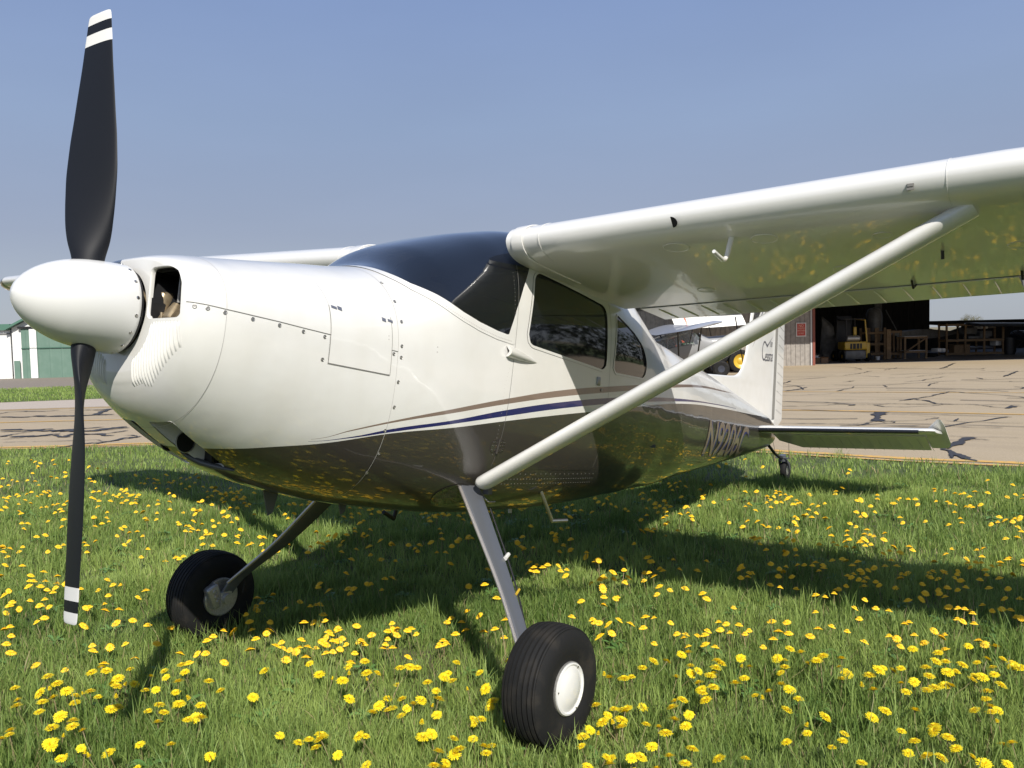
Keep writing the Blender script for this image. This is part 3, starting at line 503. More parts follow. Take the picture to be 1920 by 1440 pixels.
# grey utility aeroplane, nose to the right, seen under the wing
highwing('light_aeroplane', tuple(at(1385, 31.0)), ANG+math.pi-.04, .96, m_gpl, m_gplw, m_clear, 'small grey taildragger with glazed cabin, seen between the fuselage and fin of the white aeroplane', m_dkp, mwh=m_dkp)
highwing('light_aeroplane', tuple(at(1336, 34.8)), ANG+math.pi-.12, .82, mat('orange_and_white_fuselage_paint', (.55, .085, .03), .4, coat=.3), m_white_wing, m_clear, 'orange aeroplane with a white wing, beyond the grey taildragger', None, span=5.2, pitch=.20)
WPn = thing('stored_wing', tuple(at(1333, 36.2)), ANG, label='white aircraft wing panel with a thin red stripe, above and behind the small grey aeroplane', cat='wing')
zw = zat(1333, 602, 36.2); wq = [[(x, -.28*q+.02*0, zw-.27+.52*q+.07*math.sin(math.pi*q)*s_+.035*(x/1.5)**2+.05*x/1.5) for q, s_ in [(v, 1) for v in np.linspace(0, 1, 7)]+[(v, -1) for v in np.linspace(.85, .15, 5)]] for x in np.linspace(-1.55, 1.5, 9)]
WPo = MB().grid(np.array([[(a-(.16 if q > 6 or True else 0)*((c_-zw)/.5), -b_, c_) for q, (a, b_, c_) in enumerate(row)] for row in wq]), closed=True, cap=True).build('panel_skin', m_wsheet, WPn, ang=50)
sr_ = [[(a, b_, c_) for a, b_, c_ in [((-1.05+dx-.16*(q-.5)), .28*q-.012, zw-.27+.52*q+.07*math.sin(math.pi*q)-.012+.025)]][0] for dx in (0, .06) for q in np.linspace(.02, .98, 7)]
MB().add(sr_, [(k, k+1, k+8, k+7) for k in range(6)]).build('red_stripe', m_orange, WPn, smooth=False)
for x in (-1.2, 1.2): MB().tube([(x, .3, 0), (x, .15, zw-.1)], .03, 6).build('stand_leg', m_black, WPn)
# dark aeroplane parked inside the hangar
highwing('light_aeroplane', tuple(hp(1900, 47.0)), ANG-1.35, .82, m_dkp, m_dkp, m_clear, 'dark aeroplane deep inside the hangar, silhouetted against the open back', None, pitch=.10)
# tractor parked by the tail, mostly hidden
TR = thing('tractor', tuple(at(1375, 34.0)), ANG+math.pi, label='dark green tractor with yellow wheel rims, parked beyond the tail of the white aeroplane', cat='tractor')
m_trg = mat('tractor_green', (.03, .09, .03), .4, coat=.3); hb_ = MB(); hb_.rbox((1.45, .55, .95), (1.5, .55, .55), .12); hb_.build('bonnet', m_trg, TR); fb_ = MB(); fb_.rbox((.35, .55, .62), (1.3, .6, .35), .05); fb_.build('chassis', m_black, TR)
sb_ = MB(); sb_.rbox((.1, .55, 1.05), (.45, .5, .12), .05).rbox((-.12, .55, 1.3), (.12, .5, .45), .05); sb_.build('seat', m_black, TR); MB().tube([(.62, .55, .9), (.45, .55, 1.25)], .02, 8).build('steering_column', m_black, TR)
MB().tube([(.45+.17*math.cos(a), .55+.17*math.sin(a), 1.27) for a in np.linspace(0, 2*math.pi, 20)], .014, 6, caps=False).build('steering_wheel', m_black, TR)
for x, y, r_ in ((0, 0, .45), (0, 1.1, .45), (1.75, .15, .30), (1.75, .95, .30)):
    wh = MB().lathe([(-.11, r_*.62), (-.13, r_*.85), (-.10, r_), (.10, r_), (.13, r_*.85), (.11, r_*.62)], (0, 0, 0), 'y', 40).build('wheel', m_tyre, TR); wh.location = (x, y, r_)
    MB().lathe([(-.115, r_*.63), (-.09, r_*.58), (-.05, r_*.30), (-.07, r_*.22), (-.08, 0)], (0, 0, 0), 'y', 32).lathe([(.115, r_*.63), (.09, r_*.58), (.05, r_*.30), (.07, r_*.22), (.08, 0)], (0, 0, 0), 'y', 32).build('rim', m_yellow, wh)
# --- wood along the far side of the field behind the viewer: it shows only mirrored in the windows and the paint
fwm = MB(); rr_ = np.random.default_rng(4)
for k in range(11000):
    t = rr_.random(); x = 80-130*t+rr_.normal(0, 3); y = -22-48*math.sin(t*2.2)+rr_.normal(0, 3); hh = 7.5+1.6*math.sin(t*37)+1.1*math.sin(t*91); z = hh*rr_.random()**.8; s3 = rr_.normal(0, .42, (3, 3)); fwm.add(np.array([x, y, z])+s3*np.array([1, 1, .8]), [(0, 1, 2)])
tag(fwm.build('far_wood', mat('wood_foliage', (.03, .045, .018), .9, noise=(.4, (.05, .055, .028), .4, .6)), None, smooth=False, fix=False), 'far-off wood bounding the airfield behind the viewer', None, None, 'stuff')
# --- trees, bare in early spring
m_bark = mat('bare_twigs', (.14, .115, .085), .95); m_bud = mat('pale_spring_buds', (.16, .15, .08), .9)
def tree(loc, h, label, seed, leaf=.5):
    r = random.Random(seed); t = thing('bare_tree', loc, r.random()*6, label=label, cat='tree', group='bare trees beyond the hangars'); tr = MB(); cr = MB(); tips = []
    def grow(p, d, L, rad, lv):
        q = p+d*L; (tr if lv < 2 else cr).tube([p, (p+q)/2+np.array([r.uniform(-1, 1), r.uniform(-1, 1), 0])*L*.05, q], [rad, rad*.85, rad*.7], 5 if lv < 3 else 3, caps=False)
        if lv == 5: tips.append(q); return
        for _ in range(r.choice((2, 3, 3)) if lv else 5):
            e = d+np.array([r.uniform(-1, 1), r.uniform(-1, 1), r.uniform(-.35, .8)])*(.62+.06*lv); e /= np.linalg.norm(e); grow(p+(q-p)*r.uniform(.55, 1), e, L*r.uniform(.62, .82), rad*.58, lv+1)
    grow(np.zeros(3), np.array([0, 0, 1.]), h*.26, h*.022, 0)
    for q in tips:
        if r.random() < leaf:
            for _ in range(2):
                a = np.array([r.uniform(-1, 1) for _ in range(3)])*h*.012; b = np.array([r.uniform(-1, 1) for _ in range(3)])*h*.012; cr.add([q+a, q+b, q-a*.5+b*.3], [(0, 1, 2)])
    tr.build('trunk', m_bark, t, fix=False); cr.build('crown', m_bud, t, smooth=False, fix=False)
for k, (px, dep, h, lab) in enumerate(((1815, 150, 5.6, 'bare budding tree behind the open back of the hangar, tallest of the clump'), (1802, 152, 4.2, 'small pale tree on the left side of the clump behind the hangar'), (1833, 148, 5.0, 'greyish bare tree on the right side of the clump behind the hangar'), (1850, 155, 3.9, 'low separate bare tree right of the clump behind the hangar'), (30, 120, 5.6, 'bare grey tree behind the low white building at the left edge'), (43, 125, 5.2, 'thin bare tree behind the roof corner of the green-doored hangar'))):
    tree(tuple(at(px, dep)), h, lab, k+3)
# ============================================================ the parked aeroplane (body frame: x aft of the propeller, y to the right wing, z up)
AP = thing('light_aeroplane', (0, 0, HUB), label='large white and taupe taildragger with black propeller, parked on dandelion grass in the foreground', cat='aeroplane')
AP.rotation_euler = (0, PITCH, 0)
cP, sP = math.cos(PITCH), math.sin(PITCH)
def w2b(p):      # world point to body point
    x, y, z = p[0], p[1], p[2]-HUB; return np.array([cP*x-sP*z, y, sP*x+cP*z])
#      x     top    bot    hw    zc    nu   nl
ST = np.array([(0.138, .150, -.150, .150, .00, 2.0, 2.0),
 (0.140, .186, -.225, .310, .00, 2.8, 2.1), (0.152, .197, -.275, .362, -.01, 2.9, 2.1), (0.19, .211, -.345, .398, -.02, 2.8, 2.1),
 (0.27, .228, -.418, .430, -.03, 2.6, 2.15), (0.38, .245, -.492, .452, -.04, 2.4, 2.2), (0.55, .272, -.575, .468, -.05, 2.4, 2.25),
 (0.80, .312, -.652, .484, -.06, 2.4, 2.35), (1.04, .350, -.700, .500, -.06, 2.4, 2.45), (1.20, .395, -.722, .513, -.05, 2.45, 2.5),
 (1.40, .528, -.742, .527, -.03, 2.7, 2.6), (1.60, .613, -.760, .535, .00, 3.0, 2.7), (1.80, .681, -.772, .54, .02, 3.5, 2.8),
 (2.05, .745, -.777, .542, .02, 4.0, 2.8), (2.40, .785, -.773, .542, .02, 3.8, 2.8), (2.80, .755, -.758, .54, .02, 3.2, 2.7),
 (3.20, .70, -.732, .525, .02, 3.0, 2.6), (3.40, .620, -.715, .508, .01, 2.8, 2.5), (3.62, .520, -.698, .49, .00, 2.55, 2.5), (3.82, .462, -.675, .467, -.02, 2.4, 2.45), (4.10, .430, -.656, .445, -.03, 2.35, 2.4),
 (4.60, .380, -.590, .375, -.06, 2.25, 2.3), (5.30, .308, -.502, .290, -.09, 2.15, 2.2), (6.00, .205, -.415, .205, -.11, 2.1, 2.15),
 (6.60, .115, -.335, .135, -.12, 2.0, 2.1), (7.00, .050, -.272, .085, -.12, 2.0, 2.0), (7.18, .000, -.225, .055, -.12, 2.0, 2.0)])
def sect(x): return [pchip(ST[:, 0], ST[:, k], x) for k in range(1, 7)]
def loft(xs, NV):
    top, bot, hw, zc, nu, nl = [a[:, None] for a in sect(xs)]
    a = np.linspace(0, 2*np.pi, NV, endpoint=False)[None, :]; ca, sa = np.cos(a), np.sin(a)
    n = np.where(sa >= 0, nu, nl); y = hw*np.sign(ca)*np.abs(ca)**(2/n)
    z = zc+np.where(sa >= 0, (top-zc), (zc-bot))*np.sign(sa)*np.abs(sa)**(2/n)
    return np.stack([np.repeat(xs[:, None], NV, 1), y+0*z, z], -1)
def sy(x, z):       # half width of the skin at station x, height z
    top, bot, hw, zc, nu, nl = [float(v) for v in sect(np.array([x]))]
    up = z >= zc; h = (top-zc) if up else (zc-bot); n = nu if up else nl
    q = min(abs((z-zc)/h), .9999); return hw*(1-q**n)**(1/n)
def Fs(x, y, z):
    top, bot, hw, zc, nu, nl = [float(v) for v in sect(np.array([x]))]
    up = z >= zc; h = (top-zc) if up else (zc-bot); n = nu if up else nl
    return (abs(y)/hw)**n+(abs(z-zc)/h)**n-1
def sx(y, z):       # station of the cowl front at (y, z)
    lo, hi = .1385, .6
    if Fs(lo, y, z) < 0: return lo
    for _ in range(26):
        m = (lo+hi)/2
        if Fs(m, y, z) > 0: lo = m
        else: hi = m
    return hi
def snorm(x, y, z):
    e = 1e-3; g_ = np.array([Fs(x+e, y, z)-Fs(x-e, y, z), Fs(x, y+e, z)-Fs(x, y-e, z), Fs(x, y, z+e)-Fs(x, y, z-e)])
    return g_/(np.linalg.norm(g_)+1e-12)
def spt(x, z, side=-1, off=0.):
    p = np.array([x, side*sy(x, z), z]); return p+snorm(*p)*off
NV = 288
xs = np.unique(np.r_[np.linspace(.138, .140, 16), np.linspace(.1405, .16, 10), np.linspace(.163, .30, 18), np.linspace(.30, 1.2, 60), np.linspace(1.2, 3.7, 150), np.linspace(3.7, 7.18, 90)])
V0 = loft(xs, NV); nx = len(xs)
i = np.arange(nx-1)[:, None]; j = np.arange(NV)[None, :]; a_, b_, c_, d_ = i*NV+j, i*NV+(j+1) % NV, (i+1)*NV+(j+1) % NV, (i+1)*NV+j
T0 = np.concatenate([np.stack([a_, b_, c_], -1).reshape(-1, 3), np.stack([a_, c_, d_], -1).reshape(-1, 3)])
du = np.gradient(V0, axis=0); dv = (np.roll(V0, -1, 1)-np.roll(V0, 1, 1)); N0 = np.cross(dv, du); N0 /= np.linalg.norm(N0, axis=2)[..., None]+1e-12
V0 = V0.reshape(-1, 3); N0 = N0.reshape(-1, 3)
if (N0[:, 1]*V0[:, 1]).mean() < 0: N0 = -N0
fn = np.cross(V0[T0[:, 1]]-V0[T0[:, 0]], V0[T0[:, 2]]-V0[T0[:, 0]]); fl = (fn*N0[T0[:, 0]]).sum(1) < 0
T0[fl] = T0[fl][:, ::-1]
def clip(Mh, f):
    """split a mesh (V, N, T) along f = 0; returns the f < 0 part and the rest"""
    V, N, T = Mh; fv = f(V); fv = np.where(np.abs(fv) < 1e-7, 1e-7, fv); s = fv[T] < 0; k = s.sum(1); outs = []
    mixed = T[(k > 0) & (k < 3)]; nv = [V]; nn = [N]; cut = {}; cnt = len(V); eV, eN = [], []
    neg, pos = list(map(tuple, T[k == 3])), list(map(tuple, T[k == 0]))
    def e(a, b):
        nonlocal cnt
        key = (a, b) if a < b else (b, a)
        if key not in cut:
            t = fv[key[0]]/(fv[key[0]]-fv[key[1]]); eV.append(V[key[0]]*(1-t)+V[key[1]]*t); n_ = N[key[0]]*(1-t)+N[key[1]]*t; eN.append(n_/np.linalg.norm(n_)); cut[key] = cnt; cnt += 1
        return cut[key]
    for t in mixed.tolist():
        sg = [fv[q] < 0 for q in t]; o = [q for q in range(3) if sg[q] != (sum(sg) >= 2)][0]      # odd vertex
        A, B, C_ = t[o], t[(o+1) % 3], t[(o+2) % 3]; p, q = e(A, B), e(A, C_)
        one, two = ((neg, pos) if sg[o] else (pos, neg)); one.append((A, p, q)); two += [(p, B, C_), (p, C_, q)]
    if eV: V = np.r_[V, np.array(eV)]; N = np.r_[N, np.array(eN)]
    def comp(L):
        if not L: return np.zeros((0, 3)), np.zeros((0, 3)), np.zeros((0, 3), int)
        L = np.array(L); u, inv = np.unique(L, return_inverse=True); return V[u], N[u], inv.reshape(-1, 3)
    return comp(neg), comp(pos)
def join(*Ms):
    V = []; N = []; T = []; n = 0
    for v, m_, t in Ms: V.append(v); N.append(m_); T.append(t+n); n += len(v)
    return np.concatenate(V), np.concatenate(N), np.concatenate(T)
def skin(name, Mh, mt, parent, off=0.):
    V, N, T = Mh; me = bpy.data.meshes.new(name); me.from_pydata((V+N*off).tolist(), [], T.tolist()); me.update(); me.shade_smooth()
    me.normals_split_custom_set_from_vertices([tuple(q) for q in N]); return obj(name, me, mt, parent)
def rpoly(poly, r):
    """signed distance (negative inside) to a rounded polygon in (x, z)"""
    P = np.array(poly, float); ctr = P.mean(0)
    if np.sum(P[:, 0]*np.roll(P[:, 1], -1)-np.roll(P[:, 0], -1)*P[:, 1]) < 0: P = P[::-1]
    E_ = np.roll(P, -1, 0)-P; L = np.linalg.norm(E_, axis=1); nr = np.stack([E_[:, 1], -E_[:, 0]], 1)/L[:, None]
    def f(q):
        D = np.stack([(q-P[k])@nr[k]+r for k in range(len(P))], 0)      # >0 outside the inset edge
        srt = np.sort(D, 0)[::-1]; a, b = srt[0], srt[1]
        return np.where((a > 0) & (b > 0), np.sqrt(np.maximum(a, 0)**2+np.maximum(b, 0)**2), a)-r
    return f
side = lambda g_: (lambda V: g_(V[:, [0, 2]]))
BODY = (V0, N0, T0)
def rpath(poly, r, n=5):
    P = [np.array(p, float) for p in poly]; out = []
    for k in range(len(P)):
        a, b, c = P[k-1], P[k], P[(k+1) % len(P)]; u, v = (a-b)/np.linalg.norm(a-b), (c-b)/np.linalg.norm(c-b); L = r*1.2
        for t in np.linspace(0, 1, n): out.append((1-t)**2*(b+u*L)+2*t*(1-t)*b+t*t*(b+v*L))
    return out
# --- outlines in side view
WB = [(1.08, .46), (1.12, .385), (1.16, .330), (1.215, .286), (1.32, .246), (1.40, .212), (1.45, .192), (1.56, .162), (1.69, .140), (1.80, .130)]
WB2 = [(1.04, .46), (1.09, .37), (1.13, .305), (1.20, .252), (1.30, .208), (1.38, .172), (1.45, .148), (1.56, .120), (1.69, .099), (1.82, .090)]
POST = [(.10, 1.772), (.131, 1.778), (.24, 1.826), (.387, 1.895), (.545, 1.985), (.62, 2.04), (.66, 2.12), (.70, 2.25), (.80, 2.30)]
ip = lambda P, q: np.interp(q, [p[0] for p in P], [p[1] for p in P])
f_ws = side(lambda q: np.maximum(np.interp(q[:, 0], [p[0] for p in WB], [p[1] for p in WB])-q[:, 1]+0*q[:, 0], q[:, 0]-ip(POST, q[:, 1])))
f_fair = side(lambda q: np.maximum(np.interp(q[:, 0], [p[0] for p in WB2], [p[1] for p in WB2])-q[:, 1], q[:, 0]-1.835))
WIN = [(1.935, .112), (2.000, .492), (2.742, .432), (2.742, .060)]
REAR = [(2.832, .062), (2.880, .420), (2.93, .405), (3.155, .320), (3.262, .245), (3.305, .150), (3.262, .068)]
g_win, g_rear = rpoly(WIN, .055), rpoly(REAR, .035)
DOOR = [(1.866, .53), (2.79, .475), (2.785, -.52), (1.80, -.52)]
g_door = rpoly(DOOR, .03)
cowl, rest = clip(BODY, lambda V: V[:, 0]-1.062)
glass, rest = clip(rest, f_ws)
fair, rest = clip(rest, f_fair)
win, rest = clip(rest, side(g_win)); rear, rest = clip(rest, side(g_rear))
door, rest = clip(rest, side(g_door))
frame_w, door = clip(door, side(lambda q: g_win(q)-.014)); frame_r, rest = clip(rest, side(lambda q: g_rear(q)-.012))
FU = skin('fuselage', rest, m_liv, AP)
skin('windshield_fairing', fair, m_white, FU, .0025)
skin('windshield', glass, m_glass, AP)
dl, dr = clip(door, lambda V: V[:, 1]); fl_, fr_ = clip(frame_w, lambda V: V[:, 1]); wl, wr = clip(win, lambda V: V[:, 1])
for dd, ff, ww in ((dl, fl_, wl), (dr, fr_, wr)):
    D_ = skin('cabin_door', dd, m_liv, AP, .0012); skin('window_frame', ff, m_white, D_, .004); skin('window_pane', ww, m_glass, D_, -.004)
rl_, rr_ = clip(rear, lambda V: V[:, 1]); a1, a2 = clip(frame_r, lambda V: V[:, 1])
for ww, ff in ((rl_, a1), (rr_, a2)):
    W_ = skin('rear_window', ww, m_glass, AP, -.003); skin('window_frame', ff, m_white, W_, .003)
# --- cowling
bowl, cow = clip(cowl, lambda V: V[:, 0]-.272)
INL = [(.1555, -.037), (.1555, .150), (.290, .150), (.338, .108), (.354, .03), (.350, -.037)]
g_in = rpoly(INL, .026); f_in = lambda V: np.maximum(g_in(np.stack([np.abs(V[:, 1]), V[:, 2]], 1)), V[:, 0]-.24)
_, bowl = clip(bowl, f_in)
CH = [(.232, -.372), (.262, -.384), (.315, -.425), (.375, -.462), (.42, -.482), (.50, -.545), (.43, -.60), (.35, -.56), (.29, -.50)]
CHP = [(.246, .048), (.266, .168), (.41, .166), (.535, .135), (.50, .045)]; g_ch = rpoly(CHP, .012)
f_ch = lambda V, m=0.: np.maximum(g_ch(np.stack([V[:, 0], np.abs(V[:, 1])], 1))-m, V[:, 2]+.3)
chin, _ = clip(cowl, lambda V: np.maximum(f_ch(V, .035), V[:, 1])); chin2, _ = clip(cowl, lambda V: np.maximum(f_ch(V, .035), -V[:, 1]))
_, bowl = clip(bowl, f_ch); _, cow = clip(cow, f_ch)
split = lambda x: np.interp(x, [.15, .20, .27, .37, .48, .58, .70, 1.07], [.020, .017, .010, .003, -.003, -.010, -.017, -.040])
upc, loc_ = clip(cow, lambda V: split(V[:, 0])-V[:, 2])
acc, upc = clip(upc, lambda V: np.where(V[:, 1] < 0, rpoly([(.712, -.3), (1.028, -.3), (1.028, .1), (.712, .1)], .004)(V[:, [0, 2]]), 1.)); acc2, loc_ = clip(loc_, lambda V: np.where(V[:, 1] < 0, rpoly([(.706, -.128), (1.026, -.142), (1.028, .3), (.712, .3)], .004)(V[:, [0, 2]]), 1.))
NB = skin('nose_bowl', bowl, m_white, AP); UC = skin('upper_cowling', upc, m_liv, AP); LC_ = skin('lower_cowling', loc_, m_liv, AP)
AD = skin('access_door', join(acc, acc2), m_liv, UC, .0008)
# --- seams: thin gap lines laid on the skin
def seam(mb, pts, wd=.0022, off=.0016, mt=None):
    P = np.array(pts); t = np.gradient(P, axis=0); t /= np.linalg.norm(t, axis=1)[:, None]+1e-12
    Nn = np.array([snorm(*p) for p in P]); b = np.cross(t, Nn); b /= np.linalg.norm(b, axis=1)[:, None]+1e-12
    (mb or MB()).grid(np.stack([P+Nn*off-b*wd/2, P+Nn*off+b*wd/2], 1)).build('panel_gap', mt or m_seam, FU, smooth=False, fix=False)
def sline(P, n=24, side_=-1):
    d = np.linspace(0, len(P)-1, n); return [spt(np.interp(q, range(len(P)), [p[0] for p in P]), np.interp(q, range(len(P)), [p[1] for p in P]), side_) for q in d]
def ring(x, a0=0, a1=360, n=90):
    top, bot, hw, zc, nu, nl = [float(v) for v in sect(np.array([x]))]; out = []
    for a in np.radians(np.linspace(a0, a1, n)):
        s_, c2 = math.sin(a), math.cos(a); m_ = nu if s_ >= 0 else nl
        out.append((x, hw*np.sign(c2)*abs(c2)**(2/m_), zc+(top-zc if s_ >= 0 else zc-bot)*np.sign(s_)*abs(s_)**(2/m_)))
    return out
sm = None
seam(sm, ring(.272, 0, 360, 140), .0018, mt=m_seaml); seam(sm, ring(1.062, 0, 360, 140), .0020, mt=m_seaml)
for sd in (-1, 1):
    xx = np.linspace(.155, .712, 40); seam(sm, [spt(x, float(split(x)), sd) for x in xx], .0028)
    seam(sm, sline([(1.863, .50), (1.8005, -.51)], 40, sd), .0022)
    seam(sm, sline([(2.79, .46), (2.785, -.50)], 30, sd), .0022)
seam(sm, [spt(x, float(split(x)), -1) for x in np.linspace(1.028, 1.062, 6)], .0028)
seam(sm, sline([(.712, .10), (.708, -.128)], 16), .003); seam(sm, sline([(.706, -.129), (1.026, -.143)], 16), .005); seam(sm, sline([(1.028, .10), (1.028, -.143)], 16), .0022)
seam(sm, sline([(.695, .19), (.712, .10)], 8), .0012, mt=m_seaml)
rv = MB()
def rivet(mb, p, n, r=.0028):
    n = np.array(n); a = np.cross(n, (0, 0, 1.)); a /= np.linalg.norm(a)+1e-9; b = np.cross(n, a); V = [p+n*(r*.75)]; V += [p+r*(math.cos(k*math.pi/3)*a+math.sin(k*math.pi/3)*b)+n*.0004 for k in range(6)]
    mb.add(V, [(0, 1+k, 1+(k+1) % 6) for k in range(6)])
for z0, n_ in ((-.575, 34), (-.600, 34), (-.548, 20)):
    for k in range(n_):
        x = 1.93+k*.028*34/n_; p = spt(x, z0+.010*(x-1.9)); rivet(rv, p, snorm(*p), .0024)
for q in np.linspace(0.1, 1, 40):
    x = 1.30+q*.50; z = float(np.interp(x, [p[0] for p in WB2], [p[1] for p in WB2]))+.014; p = spt(x, z, -1, .003); rivet(rv, p, snorm(*p), .003)
for z in np.linspace(-.45, .45, 46):
    p = spt(1.845 if z > .03 else 1.80+.045*max(0, (z+.11)/.14), z); rivet(rv, p+np.array([-.022, 0, 0]), snorm(*p), .0016)
for x, z in ((1.29, .01), (1.29, -.012), (1.835, .13), (1.01, .02), (1.01, .005)): p = spt(x, z); rivet(rv, p, snorm(*p), .004)
for z in np.linspace(-.5, .1, 34):
    for x in (4.0, 4.75, 5.5):
        if z < .1: p = spt(x, z*.8); rivet(rv, p, snorm(*p), .002)
for x in np.linspace(4.2, 5.6, 46): p = spt(x, -.19); rivet(rv, p, snorm(*p), .0022)
rv.build('rivets', mat('raised_rivet', (.5, .48, .45), .35, coat=.5), FU)
# --- quarter-turn fasteners: one part each
dz = MB().lathe([(0, .0075), (.0012, .0078), (.0016, .0066), (.0008, .0058), (.0006, .003), (.0016, .0022), (.0016, 0)], axis='z', n=18)
dzo = dz.build('fastener', m_dzus, LC_); first = True
def place(src, p, n, parent, s=1.):
    o = src.copy(); COL.objects.link(o); o.parent = parent; o.location = tuple(p); o.rotation_mode = 'QUATERNION'; o.rotation_quaternion = Vector(n).to_track_quat('Z', 'Y'); o.scale = (s, s, s); return o
DZ = [(.174, .006), (.211, .004), (.267, -.002), (.368, -.010), (.477, -.016), (.582, -.024), (.682, -.030), (.680, -.118), (1.078, .178), (1.086, .091), (1.082, -.014), (1.040, -.052), (1.082, -.062), (1.078, -.166), (1.077, -.272), (1.058, -.372), (1.072, .262), (1.07, -.47), (1.065, -.555)]
for k, (x, z) in enumerate(DZ):
    p = spt(x, z, -1, .0004); n = snorm(*p)
    if k == 0: dzo.location = tuple(p); dzo.rotation_mode = 'QUATERNION'; dzo.rotation_quaternion = Vector(n).to_track_quat('Z', 'Y')
    else: place(dzo, p, n, LC_)
# latches of the access door
for x0, z0, flip in ((.722, .096, 1), (.985, .086, -1)):
    lm = MB()
    for q, (dx, hh, ln) in enumerate(((0, .010, .026), (.031, .014, .020))):
        xx_ = x0+(dx if flip > 0 else (.024-dx)); pts = [spt(xx_, z0-hh/2, -1, .003), spt(xx_+ln, z0-hh/2-.004, -1, .003), spt(xx_+ln, z0+hh/2-.004, -1, .003), spt(xx_, z0+hh/2, -1, .003)]
        lo_ = [p-snorm(*p)*.003 for p in pts]; lm.add(pts+lo_, [(0, 1, 2, 3), (4, 5, 1, 0), (5, 6, 2, 1), (6, 7, 3, 2), (7, 4, 0, 3)])
    lm.build('latch', mat('latch_steel', (.20, .21, .25), .35, metal=.5), AD, smooth=False)
# --- ribs pressed into the nose bowl under the intakes
for sd in (-1, 1):
    rb = MB()
    for k in range(17):
        y = .345-k*.0155; zt = -.048 if y > .20 else -math.sqrt(max(.196**2-y*y, 0))-.006; zb = -.125-.150*min(1, (.36-y)/.17)
        if k > 12: zb = -.262-.004*(k-12)
        zb = min(zb, zt-.03); n_ = 14; C1 = []
        for q in np.linspace(0, 1, n_):
            z = zt+(zb-zt)*q; C1.append((sx(y, z), sd*y, z))
        G_ = []
        for q, p in zip(np.linspace(0, 1, n_), C1):
            p = np.array(p); N_ = snorm(*p); t_ = np.array([0, 1., 0]); t_ -= N_*(t_@N_); t_ /= np.linalg.norm(t_); h = .0075*min(1, 6*q+.2, 5*(1-q)); row = []
            for u_ in (-1, -.55, -.2, .2, .55, 1): row.append(p+t_*u_*.0062+N_*(h*(1-u_*u_)-.0002))
            G_.append(row)
        rb.grid(np.array(G_))
    rb.build('pressed_ribs', m_white, NB, ang=80, fix=False)
# intake lips rolled inward, and the dark baffles behind them
bf = MB()
for sd in (-1, 1):
    lip = MB(); pts = []
    pts = rpath(INL, .024, 8)
    A = np.array([(sx(y, z), sd*y, z) for y, z in pts]); ctr = A.mean(0)
    rows = []
    for dx, ins in ((.000, .0), (.003, .003), (.008, .004), (.016, .004)):
        B = A.copy(); B[:, 0] += dx; B[:, 1:] += (ctr[1:]-A[:, 1:])/np.linalg.norm(ctr[1:]-A[:, 1:], axis=1)[:, None]*ins; rows.append(B)
    G_ = np.array(rows).transpose(0, 1, 2); G_ = np.concatenate([G_, G_[:, :1]], 1); lip.grid(G_)
    lip.build('intake_lip', m_white, NB, ang=80, fix=False)
bf.lathe([(.150, .135), (.150, .165), (.30, .165)], axis='x', n=40); bf.box((.62, 0, -.06), (.01, .78, .36)); bf.box((.42, 0, .150), (.38, .48, .006))
bf.build('engine_baffle', m_black, AP, smooth=False)
EN = MB(); EN.rbox((.40, 0, -.06), (.36, .34, .22), .04); EN.lathe([(.17, .09), (.20, .13), (.27, .15), (.30, .15)], (0, 0, -.01), n=32)
for sd in (-1, 1):
    EN.tube([(.21, sd*.09, -.10), (.20, sd*.12, -.02), (.215, sd*.125, .055), (.26, sd*.12, .075)], [.045, .05, .038, .02], 14)
    EN.tube([(.225, sd*.165, -.12), (.215, sd*.185, -.02), (.235, sd*.185, .03)], [.03, .034, .016], 12)
    for k in range(3): EN.tube([(.172+.004*k, sd*(.135+.020*k), -.11), (.175+.004*k, sd*(.135+.020*k), .030-.018*k)], .0045, 6)
ENG = EN.build('engine', m_engine, AP)
for sd in (-1, 1):
    cy2 = MB()
    for k in range(12): cy2.lathe([(0, .035), (0, .078), (.0025, .078), (.0025, .035)], (.34, 0, 0), 'y', 28) if False else cy2.lathe([(sd*(.212+k*.010), .04), (sd*(.212+k*.010), .072), (sd*(.2145+k*.010), .072), (sd*(.2145+k*.010), .04)], (.262, 0, -.050), 'y', 30)
    cy2.lathe([(sd*.17, .05), (sd*.31, .05)], (.262, 0, -.050), 'y', 20); cy2.build('engine_cylinder', m_engine, ENG)
    MB().tube([(.245, sd*.175, .04), (.245, sd*.178, .135)], .006, 8).build('push_rod', m_cast, ENG)
